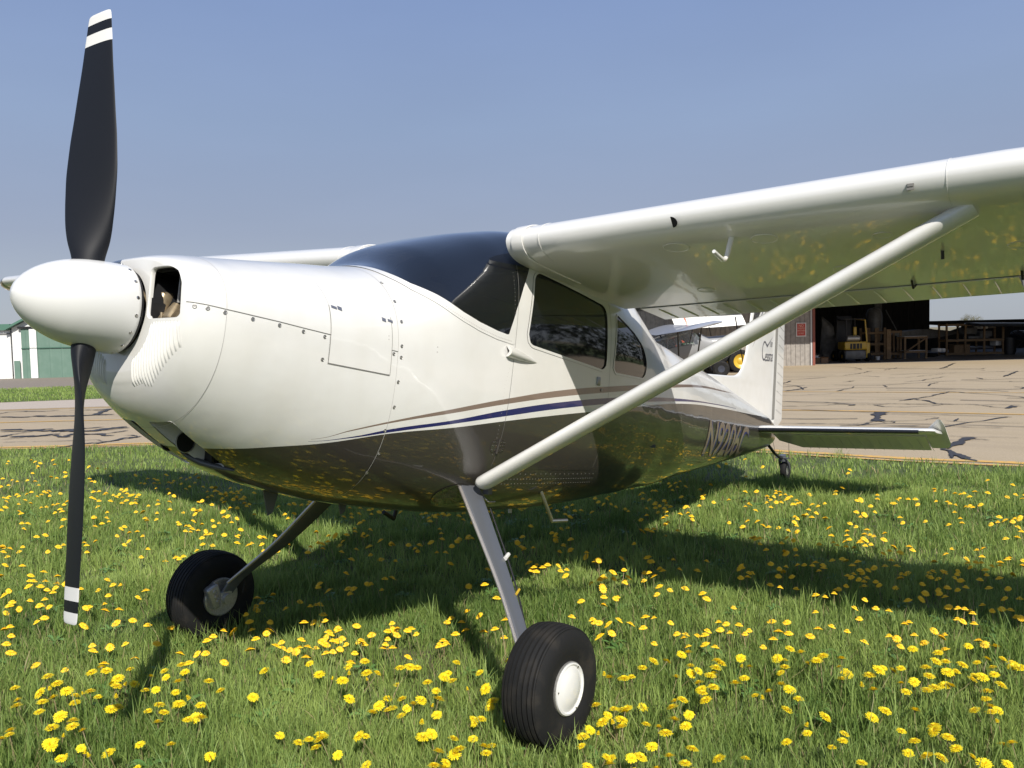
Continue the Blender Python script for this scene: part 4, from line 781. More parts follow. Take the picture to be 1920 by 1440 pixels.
# chin recess: wall, duct and the dark lower lip
DUC = (.404, -.468)
def zlow(x, y):
    top, bot, hw, zc, nu, nl = [float(v) for v in sect(np.array([x]))]; return zc-(zc-bot)*(1-min(abs(y)/hw, .999)**nl)**(1/nl)
for sd, ch in ((-1, chin), (1, chin2)):
    CW = skin('chin_recess', (ch[0]+np.array([.012, 0, .085]), ch[1], ch[2]), m_white, LC_, 0)
    G_ = []
    for x, y in rpath(CHP, .012):
        z = zlow(x, y); p = np.array([x, sd*y, z]); n = snorm(*p); G_.append([p+n*.0006, p-n*.003+np.array([0, 0, .003]), p+np.array([.002, -sd*.004, .012])])
    G_.append(G_[0]); MB().grid(np.array(G_)).build('recess_edge', m_white, CW, ang=80, fix=False)
    wl_ = [(x, sd*.052, zlow(x, .052)+.0015) for x in np.linspace(.235, .545, 16)]; MB().grid(np.array([wl_, [(a+.012, b_*1.0, c+.10) for a, b_, c in wl_]])).build('recess_wall', m_white, CW, smooth=False)
    MB().add([(.545, sd*.05, -.42), (.545, sd*.17, -.42), (.545, sd*.17, -.53), (.545, sd*.05, -.555)], [(0, 1, 2, 3)]).build('recess_back', m_dark, CW, smooth=False)
    c = (DUC[0], 0, DUC[1])
    MB().lathe([(sd*.0515, .041), (sd*.056, .042), (sd*.057, .039), (sd*.0515, .038)], c, 'y', 30).build('duct_ring', m_cast, CW)
    MB().lathe([(sd*.0535, .039), (sd*.0535, 0)], c, 'y', 30).build('duct_mouth', m_dark, CW)
    MB().box((.50, sd*.075, zlow(.50, .07)+.035), (.012, .05, .05)).box((.515, sd*.075, zlow(.50, .07)+.035), (.006, .05, .05)).build('bracket', m_black, CW, smooth=False)
P = []
for x, y in ((.405, .028), (.44, .036), (.475, .055), (.505, .088), (.535, .118), (.57, .145)): P.append((x, -y, zlow(x, y)-.003))
MB().tube(P, [.003, .010, .013, .013, .010, .003], 12).build('exhaust_lip', m_leg, LC_)
# --- spinner and propeller
PR = thing('propeller', (0, 0, 0)); PR.parent = AP
for k in ('label', 'category'):
    if k in PR: del PR[k]
SPP = [(-.248, .0), (-.244, .020), (-.235, .040), (-.222, .059), (-.203, .079), (-.17, .104), (-.133, .124), (-.08, .1435), (-.02, .1555), (.04, .1615), (.08, .1635), (.112, .1640), (.127, .1625)]
SP = MB().lathe([(-.245*1+0, 0)] + [(float(x), float(max(r, 0))) for x, r in SPP[1:]], axis='x', n=96)
# finer profile
xq = np.r_[-.248+.0015*np.arange(0, 6)**2, np.linspace(-.19, .112, 30)]
pr = pchip([p[0] for p in SPP[:-1]], [p[1] for p in SPP[:-1]], xq); pr[:6] = np.minimum(pr[:6], .118*np.sqrt(np.maximum(xq[:6]+.248, 0))/math.sqrt(.25)*1.72); pr[0] = 0
SPO = MB().lathe(list(zip(xq.tolist(), pr.tolist()))+[(.114, .1615)], axis='x', n=96).build('spinner', m_spinner, PR, ang=60)
MB().lathe([(.104, 0), (.104, .158), (.124, .158), (.124, 0)], axis='x', n=60).build('spinner_backplate', m_black, PR)
sc = MB().lathe([(0, .0065), (.002, .006), (.003, .003), (.0028, 0)], axis='z', n=12); sco = None
for k in range(16):
    a = math.radians(11+k*22.5); p = (.098, .1635*math.cos(a), .1635*math.sin(a)); n = (0, math.cos(a), math.sin(a))
    if sco is None: sco = sc.build('screw', m_steel, SPO); sco.location = p; sco.rotation_mode = 'QUATERNION'; sco.rotation_quaternion = Vector(n).to_track_quat('Z', 'Y')
    else: place(sco, p, n, SPO)
RT = [.10, .165, .23, .30, .40, .50, .60, .70, .80, .90, .975, 1.02, 1.058, 1.085, 1.0945, 1.097]
CHD = [.090, .110, .150, .182, .210, .226, .220, .202, .182, .160, .146, .138, .130, .122, .108, .088]
TWI = [50, 46, 38, 30, 23, 18.5, 16, 14, 12.5, 11, 10, 9, 8.5, 8, 8, 8]
THK = [.080, .078, .062, .045, .030, .022, .018, .015, .013, .011, .010, .009, .008, .007, .005, .003]
bmsh = MB(); G_ = []
rq = np.unique(np.r_[np.linspace(.10, 1.05, 60), np.linspace(1.05, 1.097, 14), .975, 1.02, 1.058])
for r in rq:
    c, tw, th = float(pchip(RT, CHD, r)), math.radians(float(pchip(RT, TWI, r))), float(pchip(RT, THK, r)); row = []
    n_ = 28; rd = max(0, 1-max(0, (r-.14)/.16))         # round shank blending into the airfoil
    for k in range(n_):
        a = 2*math.pi*k/n_; u_ = math.cos(a); v_ = math.sin(a); tt = th/2*(v_ if rd > .99 else (v_*abs(v_)**(-.0)))*(1 if v_ > 0 else .55+.45*rd)*((1-rd)*(1-.25*u_)+rd)
        row.append((u_*c/2-.0*c, tt))
    cx0 = .02*(1-rd)*c
    R = np.array([[-math.sin(tw), math.cos(tw)], [math.cos(tw), math.sin(tw)]])      # chord dir (x,y), normal dir
    G_.append([(R[0, 0]*(u_+cx0)-R[1, 0]*v_*1., R[0, 1]*(u_+cx0)-R[1, 1]*v_*1., r) for u_, v_ in row])
bmsh.grid(np.array(G_), closed=True, cap=True)
B1 = bmsh.build('propeller_blade', m_blade, PR, ang=60); B1.rotation_euler = (.0995*-1, 0, 0)
B2 = B1.copy(); COL.objects.link(B2); B2.parent = PR; B2.rotation_euler = (math.pi-.0995, 0, 0)
# --- wings
AF = [0, .002, .006, .0125, .025, .05, .08, .12, .17, .23, .3, .4, .5, .6, .7, .8, .9, 1]
AU = [0, .010, .0185, .0275, .040, .0535, .0635, .072, .078, .081, .0805, .0785, .0724, .0636, .0518, .0375, .0208, .001]
AL = [0, -.0095, -.0175, -.026, -.036, -.045, -.0485, -.049, -.048, -.046, -.043, -.038, -.033, -.027, -.02, -.013, -.007, -.001]
def wing_st(y):       # leading edge x, chord, leading edge z, trailing edge z
    t = max(0, (y-2.62)/(5.4-2.62)); lx = 1.752+.17*t; ch = 1.60-.46*t; lz = .598+.038*(y-.55); return lx, ch, lz, lz-.140*ch/1.6
def airfoil(y, f0=0., f1=1., sc_=0., n=34):
    lx, ch, lz, tz = wing_st(y); q = f0+(f1-f0)*(1-np.cos(np.linspace(0, math.pi, n)))/2
    fu = np.interp(np.sqrt(q), np.sqrt(AF), AU); fl2 = np.interp(np.sqrt(q), np.sqrt(AF), AL); tk = 1-.12*max(0, (y-2.62)/2.8)
    zc = lz+(tz-lz)*q; up = np.stack([lx+q*ch, np.full(n, y), zc+(fu*ch*tk+sc_)], 1); lw = np.stack([lx+q*ch, np.full(n, y), zc+(fl2*ch*tk-sc_)], 1)
    if sc_ and f0 == 0: up[:, 0] -= sc_*(1-np.minimum(1, q*8)); lw[:, 0] -= sc_*(1-np.minimum(1, q*8))
    return np.concatenate([up[::-1], lw[1:]])
def wz_low(x, y):
    lx, ch, lz, tz = wing_st(abs(y)); q = (x-lx)/ch; return lz+(tz-lz)*q+float(np.interp(q, AF, AL))*ch
for sd in (-1, 1):
    mir = np.array([1, sd, 1])
    ys = np.r_[.505, np.linspace(.6, 2.62, 9), np.linspace(2.9, 5.38, 10)]
    W = MB().grid(np.array([airfoil(y, 0, .775) for y in ys])*mir, closed=True, cap=True).build('wing', m_white_wing, AP, ang=50)
    ty = np.array([5.385, 5.44, 5.50, 5.55, 5.585, 5.60]); G_ = []
    for k, y in enumerate(ty):
        A = airfoil(y); s_ = [1, .985, .94, .85, .62, .3][k]; c0 = A.mean(0); c0[0] += .15; A = c0+(A-c0)*np.array([s_**.5, 1, s_]); A[:, 2] -= .02*k*.3; G_.append(A)
    MB().grid(np.array(G_)*mir, closed=True, cap=True).build('wing_tip', m_taupe, W)
    for nm, y0, y1 in (('flap', .60, 2.56), ('aileron', 2.585, 5.36)):
        f = MB(); yy = np.linspace(y0, y1, 12); G_ = np.array([airfoil(y, .787, 1.0) for y in yy])*mir
        f.grid(G_, closed=True, cap=True); FO = f.build(nm, m_white_wing, W, ang=50); FO.location = (0, 0, -.004)
        cr = MB()
        for y in np.arange(y0+.10, y1-.03, .135):
            lx, ch, lz, tz = wing_st(y); P = []
            for q in (.815, .87, .93, .985): P.append((lx+q*ch, sd*y, wz_low(lx+q*ch, y)-.001))
            cr.tube(P, [.003, .006, .006, .004], 6)
        cr.build('corrugations', m_white_wing, FO)
    # root cuff and its band
    MB().grid(np.array([airfoil(y, 0, .35, s_) for y, s_ in ((.537, .001), (.540, .006), (.60, .006), (.603, .0055), (.604, .001))])*mir).build('root_cuff', m_white, W, ang=40)
    MB().grid(np.array([airfoil(y, 0, .10, s_) for y, s_ in ((.690, .0001), (.691, .0016), (.697, .0016), (.698, .0001))])*mir).build('cuff_seam', m_white, W, ang=40, fix=False)
    cr = MB()
    for y in (2.44, 3.7): cr.grid(np.array([airfoil(q, 0, .25, s_) for q, s_ in ((y, .0001), (y+.0003, .0012), (y+.0035, .0012), (y+.0038, .0001))])*mir)
    for y in np.arange(.75, 5.2, .38):      # rib lines of rivets underneath
        for q in np.arange(.06, .76, .018):
            lx, ch, lz, tz = wing_st(y); x = lx+q*ch; rivet(cr, np.array([x, sd*y, wz_low(x, y)-.0004]), (0, 0, -1.), .002)
    for q in (.055, .31, .66):
        for y in np.arange(.65, 5.3, .03): lx, ch, lz, tz = wing_st(y); x = lx+q*ch; rivet(cr, np.array([x, sd*y, wz_low(x, y)-.0004]), (0, 0, -1.), .0018)
    cr.build('rivets', m_white_wing, W, smooth=False, fix=False)
    ch_ = MB()
    lx, ch, lz, tz = wing_st(1); q = .780
    ch_.grid(np.array([[(wing_st(y)[0]+.781*wing_st(y)[1]+dx, sd*y, wz_low(wing_st(y)[0]+.781*wing_st(y)[1], y)-.0015) for dx in (-.006, .006)] for y in np.linspace(.6, 5.36, 12)])); ch_.build('hinge_gap', m_seamd, W, smooth=False, fix=False)
    # inspection covers, drains and hinges
    for (x, y, r_) in ((1.93, 1.33, .060), (1.96, 1.72, .058), (2.10, 2.16, .04), (2.55, 1.9, .055), (2.45, 2.62, .055), (2.6, 3.4, .055), (2.7, 1.15, .05)):
        z = wz_low(x, y); tz_ = math.atan((wz_low(x+.05, y)-wz_low(x-.05, y))/.1)
        o = MB().lathe([(0, r_), (-.002, r_*.985), (-.0028, r_*.93), (-.0012, r_*.90), (-.0012, 0)], axis='z', n=36).build('inspection_cover', m_white_wing, W); o.location = (x, sd*y, z); o.rotation_euler = (sd*-.038*-1 if False else sd*.038, -tz_, 0)
    for x, y in ((2.93, 2.12), (2.93, 2.58), (2.9, 3.9)):
        MB().tube([(x-.03, sd*y, wz_low(x-.03, y)+.005), (x+.02, sd*y, wz_low(x, y)-.028), (x+.09, sd*y, wz_low(x+.06, y)+.004)], .006, 8).build('hinge_bracket', m_black, W)
    MB().tube([(2.42, sd*2.33, wz_low(2.4, 2.33)), (2.43, sd*2.33, wz_low(2.4, 2.33)-.035)], .007, 8).build('tie_down_stub', m_black, W)
    # strut
    a0 = np.array([1.755, .455, -.600]); a1 = np.array([1.955, 2.505, .592]); G_ = []
    for t in np.r_[0, .004, .012, np.linspace(.03, .97, 20), .988, 1.]:
        p = a0+(a1-a0)*t; s_ = 1.0 if .012 <= t else [.55, .85][int(t > .001)]
        row = []
        for k in range(28):
            a = 2*math.pi*k/28; u_, v_ = math.cos(a), math.sin(a); X = .072*u_*(1.0 if u_ < 0 else 1.25)*s_; T_ = .037*v_*(1-.42*max(0, u_))*s_
            d = (a1-a0)/np.linalg.norm(a1-a0); nrm = np.cross((1, 0, 0), d); nrm /= np.linalg.norm(nrm); row.append((p+np.array([X, 0, 0])+nrm*T_)*mir)
        G_.append(row)
    S_ = MB().grid(np.array(G_), closed=True, cap=True).build('wing_strut', m_white, AP, ang=50)
    MB().box((1.80, sd*.462, -.628), (.035, .03, .035)).build('strut_fitting', m_leg, S_, smooth=False)
# pitot tube, stall slot, leading-edge vent on the left wing
MB().tube([(1.90, -1.60, wz_low(1.90, -1.6)+.01), (1.915, -1.575, wz_low(1.9, -1.6)-.075), (1.90, -1.572, wz_low(1.9, -1.6)-.093), (1.875, -1.572, wz_low(1.9, -1.6)-.098), (1.775, -1.575, wz_low(1.9, -1.6)-.086)], [.013, .011, .010, .0095, .008], 12).build('pitot_tube', m_white, AP)
lx, ch, lz, tz = wing_st(1.38)
MB().lathe([(-.0015, 0), (-.0015, .026)], (0, 0, 0), 'x', 24, (math.pi/2, 3*math.pi/2)).build('stall_warning_slot', m_dark, AP, smooth=False, fix=False)
o = bpy.data.objects['stall_warning_slot']; o.location = (lx+.004, -1.385, lz-.030); o.rotation_euler = (0, R_(-42), 0)
MB().box((1.768, -2.325, .655), (.004, .024, .024)).box((1.766, -2.325, .66), (.006, .02, .010)).build('stall_vent', m_seam, AP, smooth=False)
bpy.data.objects['stall_vent'].location = (-.012, 0, -.02)
# --- tail
def fin_sec(z, le, te, th):
    n = 20; q = (1-np.cos(np.linspace(0, math.pi, n)))/2; t = th*(.2969*np.sqrt(q)-.126*q-.3516*q**2+.2843*q**3-.1015*q**4)*2.6*2
    t = np.maximum(t, .006*th/.07+.012*(1-q)*0); x = le+q*(te-le); A = np.stack([x, t/2, np.full(n, z)], 1); B = np.stack([x, -t/2, np.full(n, z)], 1); return np.concatenate([A[::-1], B[1:]])
FZ = [(-.02, 5.2, .04), (.18, 5.25, .04), (.318, 5.42, .045), (.345, 5.75, .05), (.372, 6.08, .055), (.40, 6.185, .06), (.464, 6.270, .065), (.56, 6.335, .07), (.685, 6.385, .07), (1.0, 6.455, .065), (1.25, 6.525, .06), (1.40, 6.575, .055), (1.46, 6.63, .04), (1.48, 6.70, .02)]
zz = np.unique(np.r_[np.linspace(-.02, .30, 5), np.linspace(.30, .70, 34), np.linspace(.70, 1.48, 20)])
FI = MB().grid(np.array([fin_sec(z, float(pchip([f[0] for f in FZ], [f[1] for f in FZ], z)), 7.19, float(np.interp(z, [f[0] for f in FZ], [f[2] for f in FZ]))) for z in zz]), closed=True, cap=True).build('fin', m_white, AP, ang=50)
def rud(z, x0, x1, t): return [(x0, t/2, z), (x0+.03, t/2, z), (x1, .004, z), (x1, -.004, z), (x0+.03, -t/2, z), (x0, -t/2, z)]
RU = MB().grid(np.array([rud(-.06, 7.20, 7.34, .03), rud(.04, 7.20, 7.50, .045), rud(.9, 7.205, 7.475, .045), rud(1.38, 7.21, 7.43, .04), rud(1.46, 7.215, 7.38, .03)]), closed=True, cap=True).build('rudder', m_white, AP, ang=30)
cr = MB()
for z in np.arange(.10, 1.42, .098):
    for sd in (-1, 1): cr.tube([(7.245, sd*.0225, z+.035), (7.465, sd*.0052, z)], .0022, 5)
cr.build('corrugations', mat('rudder_crease', (.35, .34, .33), .5), RU)
MB().box((7.197, 0, .74), (.010, .050, 1.42)).build('hinge_gap', m_seam, RU, smooth=False)
# tail stripes on the fin
def fin_t(x, z):
    le = float(pchip([f[0] for f in FZ], [f[1] for f in FZ], z)); th = float(np.interp(z, [f[0] for f in FZ], [f[2] for f in FZ])); q = min(max((x-le)/(7.19-le), 0), 1)
    return th*(.2969*math.sqrt(q)-.126*q-.3516*q**2+.2843*q**3-.1015*q**4)*2.6
for nm, a, b, mt in (('fin_grey_panel', [(.80, 6.435), (1.46, 6.66)], [(.80, 6.44), (1.46, 7.02)], m_taupe), ('fin_blue_stripe', [(.78, 6.475), (1.46, 7.055)], [(.78, 6.482), (1.46, 7.085)], mat('blue_stripe_paint', BLUE, .3, coat=.6)), ('fin_brown_stripe', [(.70, 6.50), (1.46, 7.12)], [(.70, 6.505), (1.46, 7.15)], mat('brown_stripe_paint', BROWN, .3, coat=.6))):
    sg = MB()
    for sd in (-1, 1):
        G_ = []
        for z in np.linspace(a[0][0], a[1][0], 16):
            x0, x1 = np.interp(z, [a[0][0], a[1][0]], [a[0][1], a[1][1]]), np.interp(z, [b[0][0], b[1][0]], [b[0][1], b[1][1]]); le = float(pchip([f[0] for f in FZ], [f[1] for f in FZ], z)); x0 = max(x0, le+.035)
            G_.append([(x, sd*(fin_t(x, z)+.0012), z) for x in np.linspace(x0, max(x1, x0+.002), 5)])
        sg.grid(np.array(G_))
    sg.build(nm, mt, FI, smooth=False, fix=False)
# stabiliser, boots and elevators
def stab_sec(y, le, te, z, th, q0=0, q1=1, n=16, sc_=0.):
    q = q0+(q1-q0)*(1-np.cos(np.linspace(0, math.pi, n)))/2; t = th*np.minimum(1, np.sqrt(np.maximum(q, 0)*4.2))*(1-.35*q)/2+sc_; x = le+q*(te-le)-sc_
    A = np.stack([x, np.full(n, y), z+t], 1); B = np.stack([x, np.full(n, y), z-t], 1); return np.concatenate([A[::-1], B[1:]])
for sd in (-1, 1):
    mir = np.array([1, sd, 1]); Y = [(.06, 6.33, -.105, .085), (.12, 6.36, -.102, .082), (.8, 6.42, -.078, .075), (1.53, 6.485, -.053, .062), (1.62, 6.51, -.048, .055), (1.645, 6.56, -.048, .03)]
    SB = MB().grid(np.array([stab_sec(y, le, 6.975, z, th) for y, le, z, th in Y])*mir, closed=True, cap=True).build('stabiliser', m_white_wing, AP, ang=50)
    MB().grid(np.array([stab_sec(y, le, 6.975, z-.010, th*.86, 0, .06, 12, .007) for y, le, z, th in Y[1:4]])*mir).build('leading_edge_boot', m_boot, SB, ang=60)
    E_ = []; dn = math.tan(math.radians(23))
    for y, zc in ((.10, -.103), (.30, -.096), (.9, -.076), (1.50, -.054)):
        te = {.10: 7.17}.get(y, 7.315); E_.append([(6.98, y, zc+.032), (7.02, y, zc+.026), (te, y, zc-(te-6.98)*dn+.004), (te, y, zc-(te-6.98)*dn-.004), (7.02, y, zc-.04), (6.98, y, zc-.032)])
    EL = MB().grid(np.array(E_)*mir, closed=True, cap=True).build('elevator', m_white_wing, SB, ang=30)
    cr = MB()
    for y in np.arange(.36, 1.52, .088): cr.tube([(7.03, sd*y, -.076-.045+(y-.9)*.037), (7.31, sd*(y+.02), -.076-.152+(y-.9)*.037)], .0025, 5)
    cr.build('corrugations', m_white_wing, EL)
    HN = []
    for y, x0, x1, t in ((1.505, 6.95, 7.315, .030), (1.54, 6.87, 7.315, .028), (1.60, 6.76, 7.312, .022), (1.64, 6.69, 7.30, .016), (1.665, 6.70, 7.27, .010), (1.68, 6.82, 7.18, .005)):
        row = []
        for q, s_ in [(v, 1) for v in (1, .8, .5, .25, .08, .02)]+[(0, 0)]+[(v, -1) for v in (.02, .08, .25, .5, .8)]:
            x = x0+(x1-x0)*q; zc = -.054+.02*(y-1.5); h = t*min(1, math.sqrt(q*6))*(1-.8*max(0, (x-6.98)/.34)); row.append((x, y, zc-(x-6.98)*dn*.92+s_*h))
        HN.append(row)
    MB().grid(np.array(HN)*mir, closed=True, cap=True).build('elevator_horn', m_white, EL, ang=50)
MB().tube([(6.98, 0, -.14), (7.12, 0, -.16), (7.22, 0, -.12)], [.05, .045, .02], 14).build('tail_cone', m_taupe, AP)
# --- landing gear (laid out in world space, standing on the ground)
WX, WT, WR = 1.20, 1.13, .241
def bw(mb):      # world mesh -> body coordinates
    V = np.concatenate(mb.v); Z = V[:, 2]-HUB; V2 = np.stack([cP*V[:, 0]-sP*Z, V[:, 1], sP*V[:, 0]+cP*Z], 1); mb.v = [V2]; return mb
def lerp_path(P, n=16):
    P = np.array(P); d = np.linspace(0, len(P)-1, n); return np.stack([pchip(range(len(P)), P[:, k], d) for k in range(P.shape[1])], 1)
for sd in (-1, 1):
    LG = MB(); G_ = []
    # x front, x back, |y|, z, thickness
    for xf, xb, y, z, th in lerp_path([(1.545, 1.700, .385, .925, .024), (1.475, 1.615, .52, .79, .023), (1.355, 1.460, .76, .535, .021), (1.205, 1.290, .975, .325, .019), (1.165, 1.235, 1.012, .245, .019)], 24):
        row = []
        for u_, v_ in ((-1, -.35), (-.9, -.9), (-.75, -1), (.75, -1), (.9, -.9), (1, -.35), (1, .35), (.9, .9), (.75, 1), (-.75, 1), (-.9, .9), (-1, .35)):
            hw_ = (xb-xf)/2; ux = np.sign(u_)*(hw_-th/2)+(th/2)*(u_ if abs(u_) > .99 else np.sign(u_)*(abs(u_)-.75)*3); row.append(((xf+xb)/2+ux, sd*(y+v_*th/2*.82-ux*.14), z+v_*th/2*.55))
        G_.append(row)
    LG.grid(np.array(G_), closed=True, cap=True); LGO = bw(LG).build('landing_gear_leg', m_leg, AP, ang=40)
    # bright leading edge of the leg
    el = MB(); P = [(a[0]-.001, sd*(a[2]+(a[1]-a[0])*.07), a[3]) for a in lerp_path([(1.545, 1.700, .385, .925, .024), (1.475, 1.615, .52, .79, .023), (1.355, 1.460, .76, .535, .021), (1.205, 1.290, .975, .325, .019)], 22)]
    el.tube(P, .0085, 10); bw(el).build('polished_edge', mat('worn_steel_edge', (.50, .46, .42), .4, metal=.8), LGO)
    bl_ = MB(); Pb = [(a[1]+.004, sd*(a[2]-.006), a[3]+.004) for a in lerp_path([(1.50, 1.640, .51, .80, .02), (1.44, 1.595, .58, .727, .023), (1.350, 1.478, .76, .535, .021), (1.215, 1.298, .960, .345, .019)], 16)]
    Pb += [(1.325, sd*.99, .31), (1.31, sd*1.0, .24)]; bl_.tube(Pb, .0045, 8); bw(bl_).build('brake_line', m_black, LGO)
    for q in (8, 11):
        c = MB(); p = Pb[q]; c.tube([(p[0]-.036, p[1]+sd*.02, p[2]-.004), (p[0]+.008, p[1]+sd*.006, p[2]+.004)], .010 if q == 8 else .006, 8); bw(c).build('brake_line_clip', m_white if q == 8 else m_yellow, LGO)
    # wheel
    WH = thing('main_wheel', (0, 0, 0)); WH.parent = AP; c0 = w2b((WX, sd*WT, WR)); WH.location = tuple(c0); WH.rotation_euler = (sd*R_(1.2), -PITCH, 0)
    for k in ('label', 'category'):
        if k in WH: del WH[k]
    hw = .095; R1 = WR; prof = []
    outer = [(.085, .100), (.092, .112), (.100, .135), (.1045, .160), (.102, .190), (.094, .214), (.082, .230)]
    half = [(hw*(y/.1045), r/.247*R1*1.0) for y, r in outer]
    tread = []
    for yc in (.066, .046, .024, 0, -.024, -.046, -.066):
        rr = R1*(1-.055*(abs(yc)/.085)**2); tread += [(yc+.0042, rr), (yc+.0028, rr-.009), (yc-.0028, rr-.009), (yc-.0042, rr)]
    prof = half+[(.075, R1*.955)]+tread+[(-.075, R1*.955)]+[(-y, r) for y, r in half[::-1]]
    MB().lathe([(y, r) for y, r in prof], axis='y', n=96).build('tyre', m_tyre, WH, ang=28)
    MB().lathe([(sd*.07, .105), (sd*.088, .104), (sd*.090, .098), (sd*.082, .094), (-sd*.06, .094), (-sd*.084, .099), (-sd*.086, .104)], axis='y', n=48).build('rim', m_cast, WH)
    HC = MB().lathe([(sd*.083, .1005), (sd*.0935, .100), (sd*.095, .094), (sd*.089, .088), (sd*.091, .080), (sd*.099, .060), (sd*.104, .035), (sd*.1055, 0)], axis='y', n=64).build('hub_cap', m_spinner, WH, ang=50)
    for k in range(3):
        a = math.radians(50+120*k); p = (.091*math.cos(a), sd*.0945, .091*math.sin(a))
        if k == 0: s0 = MB().lathe([(0, .004), (.002, .0035), (.002, 0)], axis='z', n=10).build('screw', m_steel, HC); s0.location = p; s0.rotation_euler = (R_(90)*(1 if sd < 0 else -1), 0, 0)
        else: s1_ = s0.copy(); COL.objects.link(s1_); s1_.parent = HC; s1_.location = p
    BK = MB().lathe([(-sd*.06, .02), (-sd*.092, .02), (-sd*.098, .098), (-sd*.094, .104), (-sd*.06, .104)], axis='y', n=40).build('brake_disc', m_cast, WH)
    cl_ = MB(); cl_.rbox((0, 0, 0), (.13, .05, .075), .014)
    for dx in (-.03, .0, .03): cl_.lathe([(-.03, .012), (-.026, .014), (-.02, .014)], (dx, 0, 0), 'y', 12)
    CL = cl_.build('brake_caliper', m_cast, WH); CL.location = (-.055, -sd*.105, .02); CL.rotation_euler = (0, R_(70), 0)
    ax = MB().lathe([(-sd*.16, 0), (-sd*.16, .028), (-sd*.09, .030)], axis='y', n=20); ax.box((0, -sd*.125, 0), (.07, .03, .075)); ax.build('axle', m_cast, WH)
# fairing plate where the leg leaves the belly
for sd in (-1, 1):
    P = [spt(1.66+.125*math.cos(a), -.655+.055*math.sin(a)+.03*0, sd, .004) for a in np.linspace(0, 2*math.pi, 30)]
    # only points that exist on the skin
    m_ = MB(); m_.add(P, [tuple(range(30))]); LP = m_.build('leg_root_plate', m_taupe, FU, smooth=False)
# entry step, second step, antennas, exhaust fins
st = MB(); st.tube([(2.26, -.36, .96), (2.225, -.372, .86), (2.335, -.40, .60)], .010, 10); st.tube([(2.335, -.40, .60), (2.42, -.445, .592)], .011, 10); bw(st).build('entry_step', m_steel, AP)
st = MB(); st.tube([(2.02, .40, .86), (1.93, .42, .60)], .011, 10); st.tube([(1.93, .42, .60), (1.83, .40, .66)], .012, 10); bw(st).build('entry_step', m_black, AP)
MB().prism([(2.72, -.70), (2.77, -.70), (2.765, -.82), (2.74, -.82)], .075, .085).build('blade_antenna', m_white, AP, smooth=False)
for x0, y0 in ((.86, .05), (1.22, -.02)):
    MB().prism([(x0, -.64), (x0+.10, -.64), (x0+.07, -.76), (x0+.045, -.775)], y0, y0+.006).build('exhaust_fin', m_leg, AP, smooth=False)
# fresh-air scoop by the door post, door handle, door hinge, tie-down eye
G_ = []
for t in np.linspace(0, 1, 16):
    x = 1.768+.27*t; p = spt(x, .052-.028*t); n = snorm(*p); up_ = np.cross((1, 0, 0), n); up_ /= np.linalg.norm(up_)
    if up_[2] < 0: up_ = -up_
    hh = (.027*(1-t**2.2)+.001)*(1 if t > .02 else .97); dd = (.036*(1-t**1.8)+.0005); row = [p+up_*hh*math.cos(a)+n*dd*math.sin(a) for a in np.linspace(0, math.pi, 14)]; G_.append(row)
G_ = np.array(G_); vs = MB().grid(G_); vs.add(np.r_[G_[0], [G_[0].mean(0)]], [(k, k+1, 14) for k in range(13)]); vs.build('air_vent_scoop', m_white, AP, ang=50)
hb = MB(); p = spt(2.66, -.008, -1, .004); hb.rbox(tuple(p), (.036, .010, .05), .006); DH = hb.build('door_handle', m_dzus, AP); p = spt(2.70, -.055, -1, .002); MB().lathe([(p[1]+.002, .008), (p[1]-.004, .008), (p[1]-.004, 0)], (p[0], 0, p[2]), 'y', 14).build('door_lock', m_dzus, AP)
hg = MB(); 
for dx, dz_ in ((-.030, 0), (.030, 0)):
    c = spt(1.80+dx, -.41+dz_, -1, .003); V = []
    for k in range(14): a = 2*math.pi*k/14; V.append(c+np.array([.026*math.cos(a), 0, .032*math.sin(a)]))
    V = [np.array([v[0], -sy(v[0], v[2])-.003, v[2]]) for v in V]; hg.add(V, [tuple(range(14))])
p1, p2 = spt(1.80, -.375, -1, .006), spt(1.80, -.445, -1, .006); hg.tube([p1, p2], .006, 8); hg.build('door_hinge', m_taupe, AP)
rvb = MB()
for dx in (-.045, -.035, -.018, .018, .035, .045):
    for dz_ in (-.018, .004, .020): p = spt(1.80+dx, -.41+dz_, -1, .0035); rivet(rvb, p, snorm(*p), .0028)
rvb.build('hinge_rivets', m_steel, AP)
te_ = MB(); p = spt(1.90, -.672); te_.tube([p, p+np.array([.01, -.03, -.022]), p+np.array([.03, -.055, -.018])], .006, 8); te_.build('tie_down_eye', m_steel, AP)
# --- tailwheel
tw = MB(); tw.tube([(7.02, 0, .44), (7.20, 0, .335), (7.38, 0, .262), (7.46, 0, .25)], [.016, .015, .014, .014], 10); TS = bw(tw).build('tailwheel_spring', m_black, AP)
tf = MB(); tf.tube([(7.46, 0, .285), (7.47, 0, .22)], .034, 14); 
for sd in (-1, 1): tf.tube([(7.46, sd*.035, .235), (7.50, sd*.046, .19), (7.545, sd*.046, .12)], [.014, .015, .012], 8)
tf.tube([(7.44, -.07, .255), (7.44, .07, .255)], .008, 8); TF = bw(tf).build('tailwheel_fork', m_leg, TS)
TWO = MB().lathe([(.022, .05), (.030, .062), (.034, .080), (.028, .098), (.014, .106), (0, .108), (-.014, .106), (-.028, .098), (-.034, .080), (-.030, .062), (-.022, .05)], axis='y', n=40).build('tailwheel_tyre', m_tyre, TS); TWO.location = tuple(w2b((7.545, 0, .108)))
MB().lathe([(.026, 0), (.026, .03), (.020, .052), (-.020, .052), (-.026, .03), (-.026, 0)], axis='y', n=24).build('tailwheel_hub', m_cast, TWO)
for sd in (-1, 1): bw(MB().tube([(7.34, sd*.10, .62), (7.455, sd*.07, .26)], .0022, 5)).build('rudder_cable', m_black, TS)
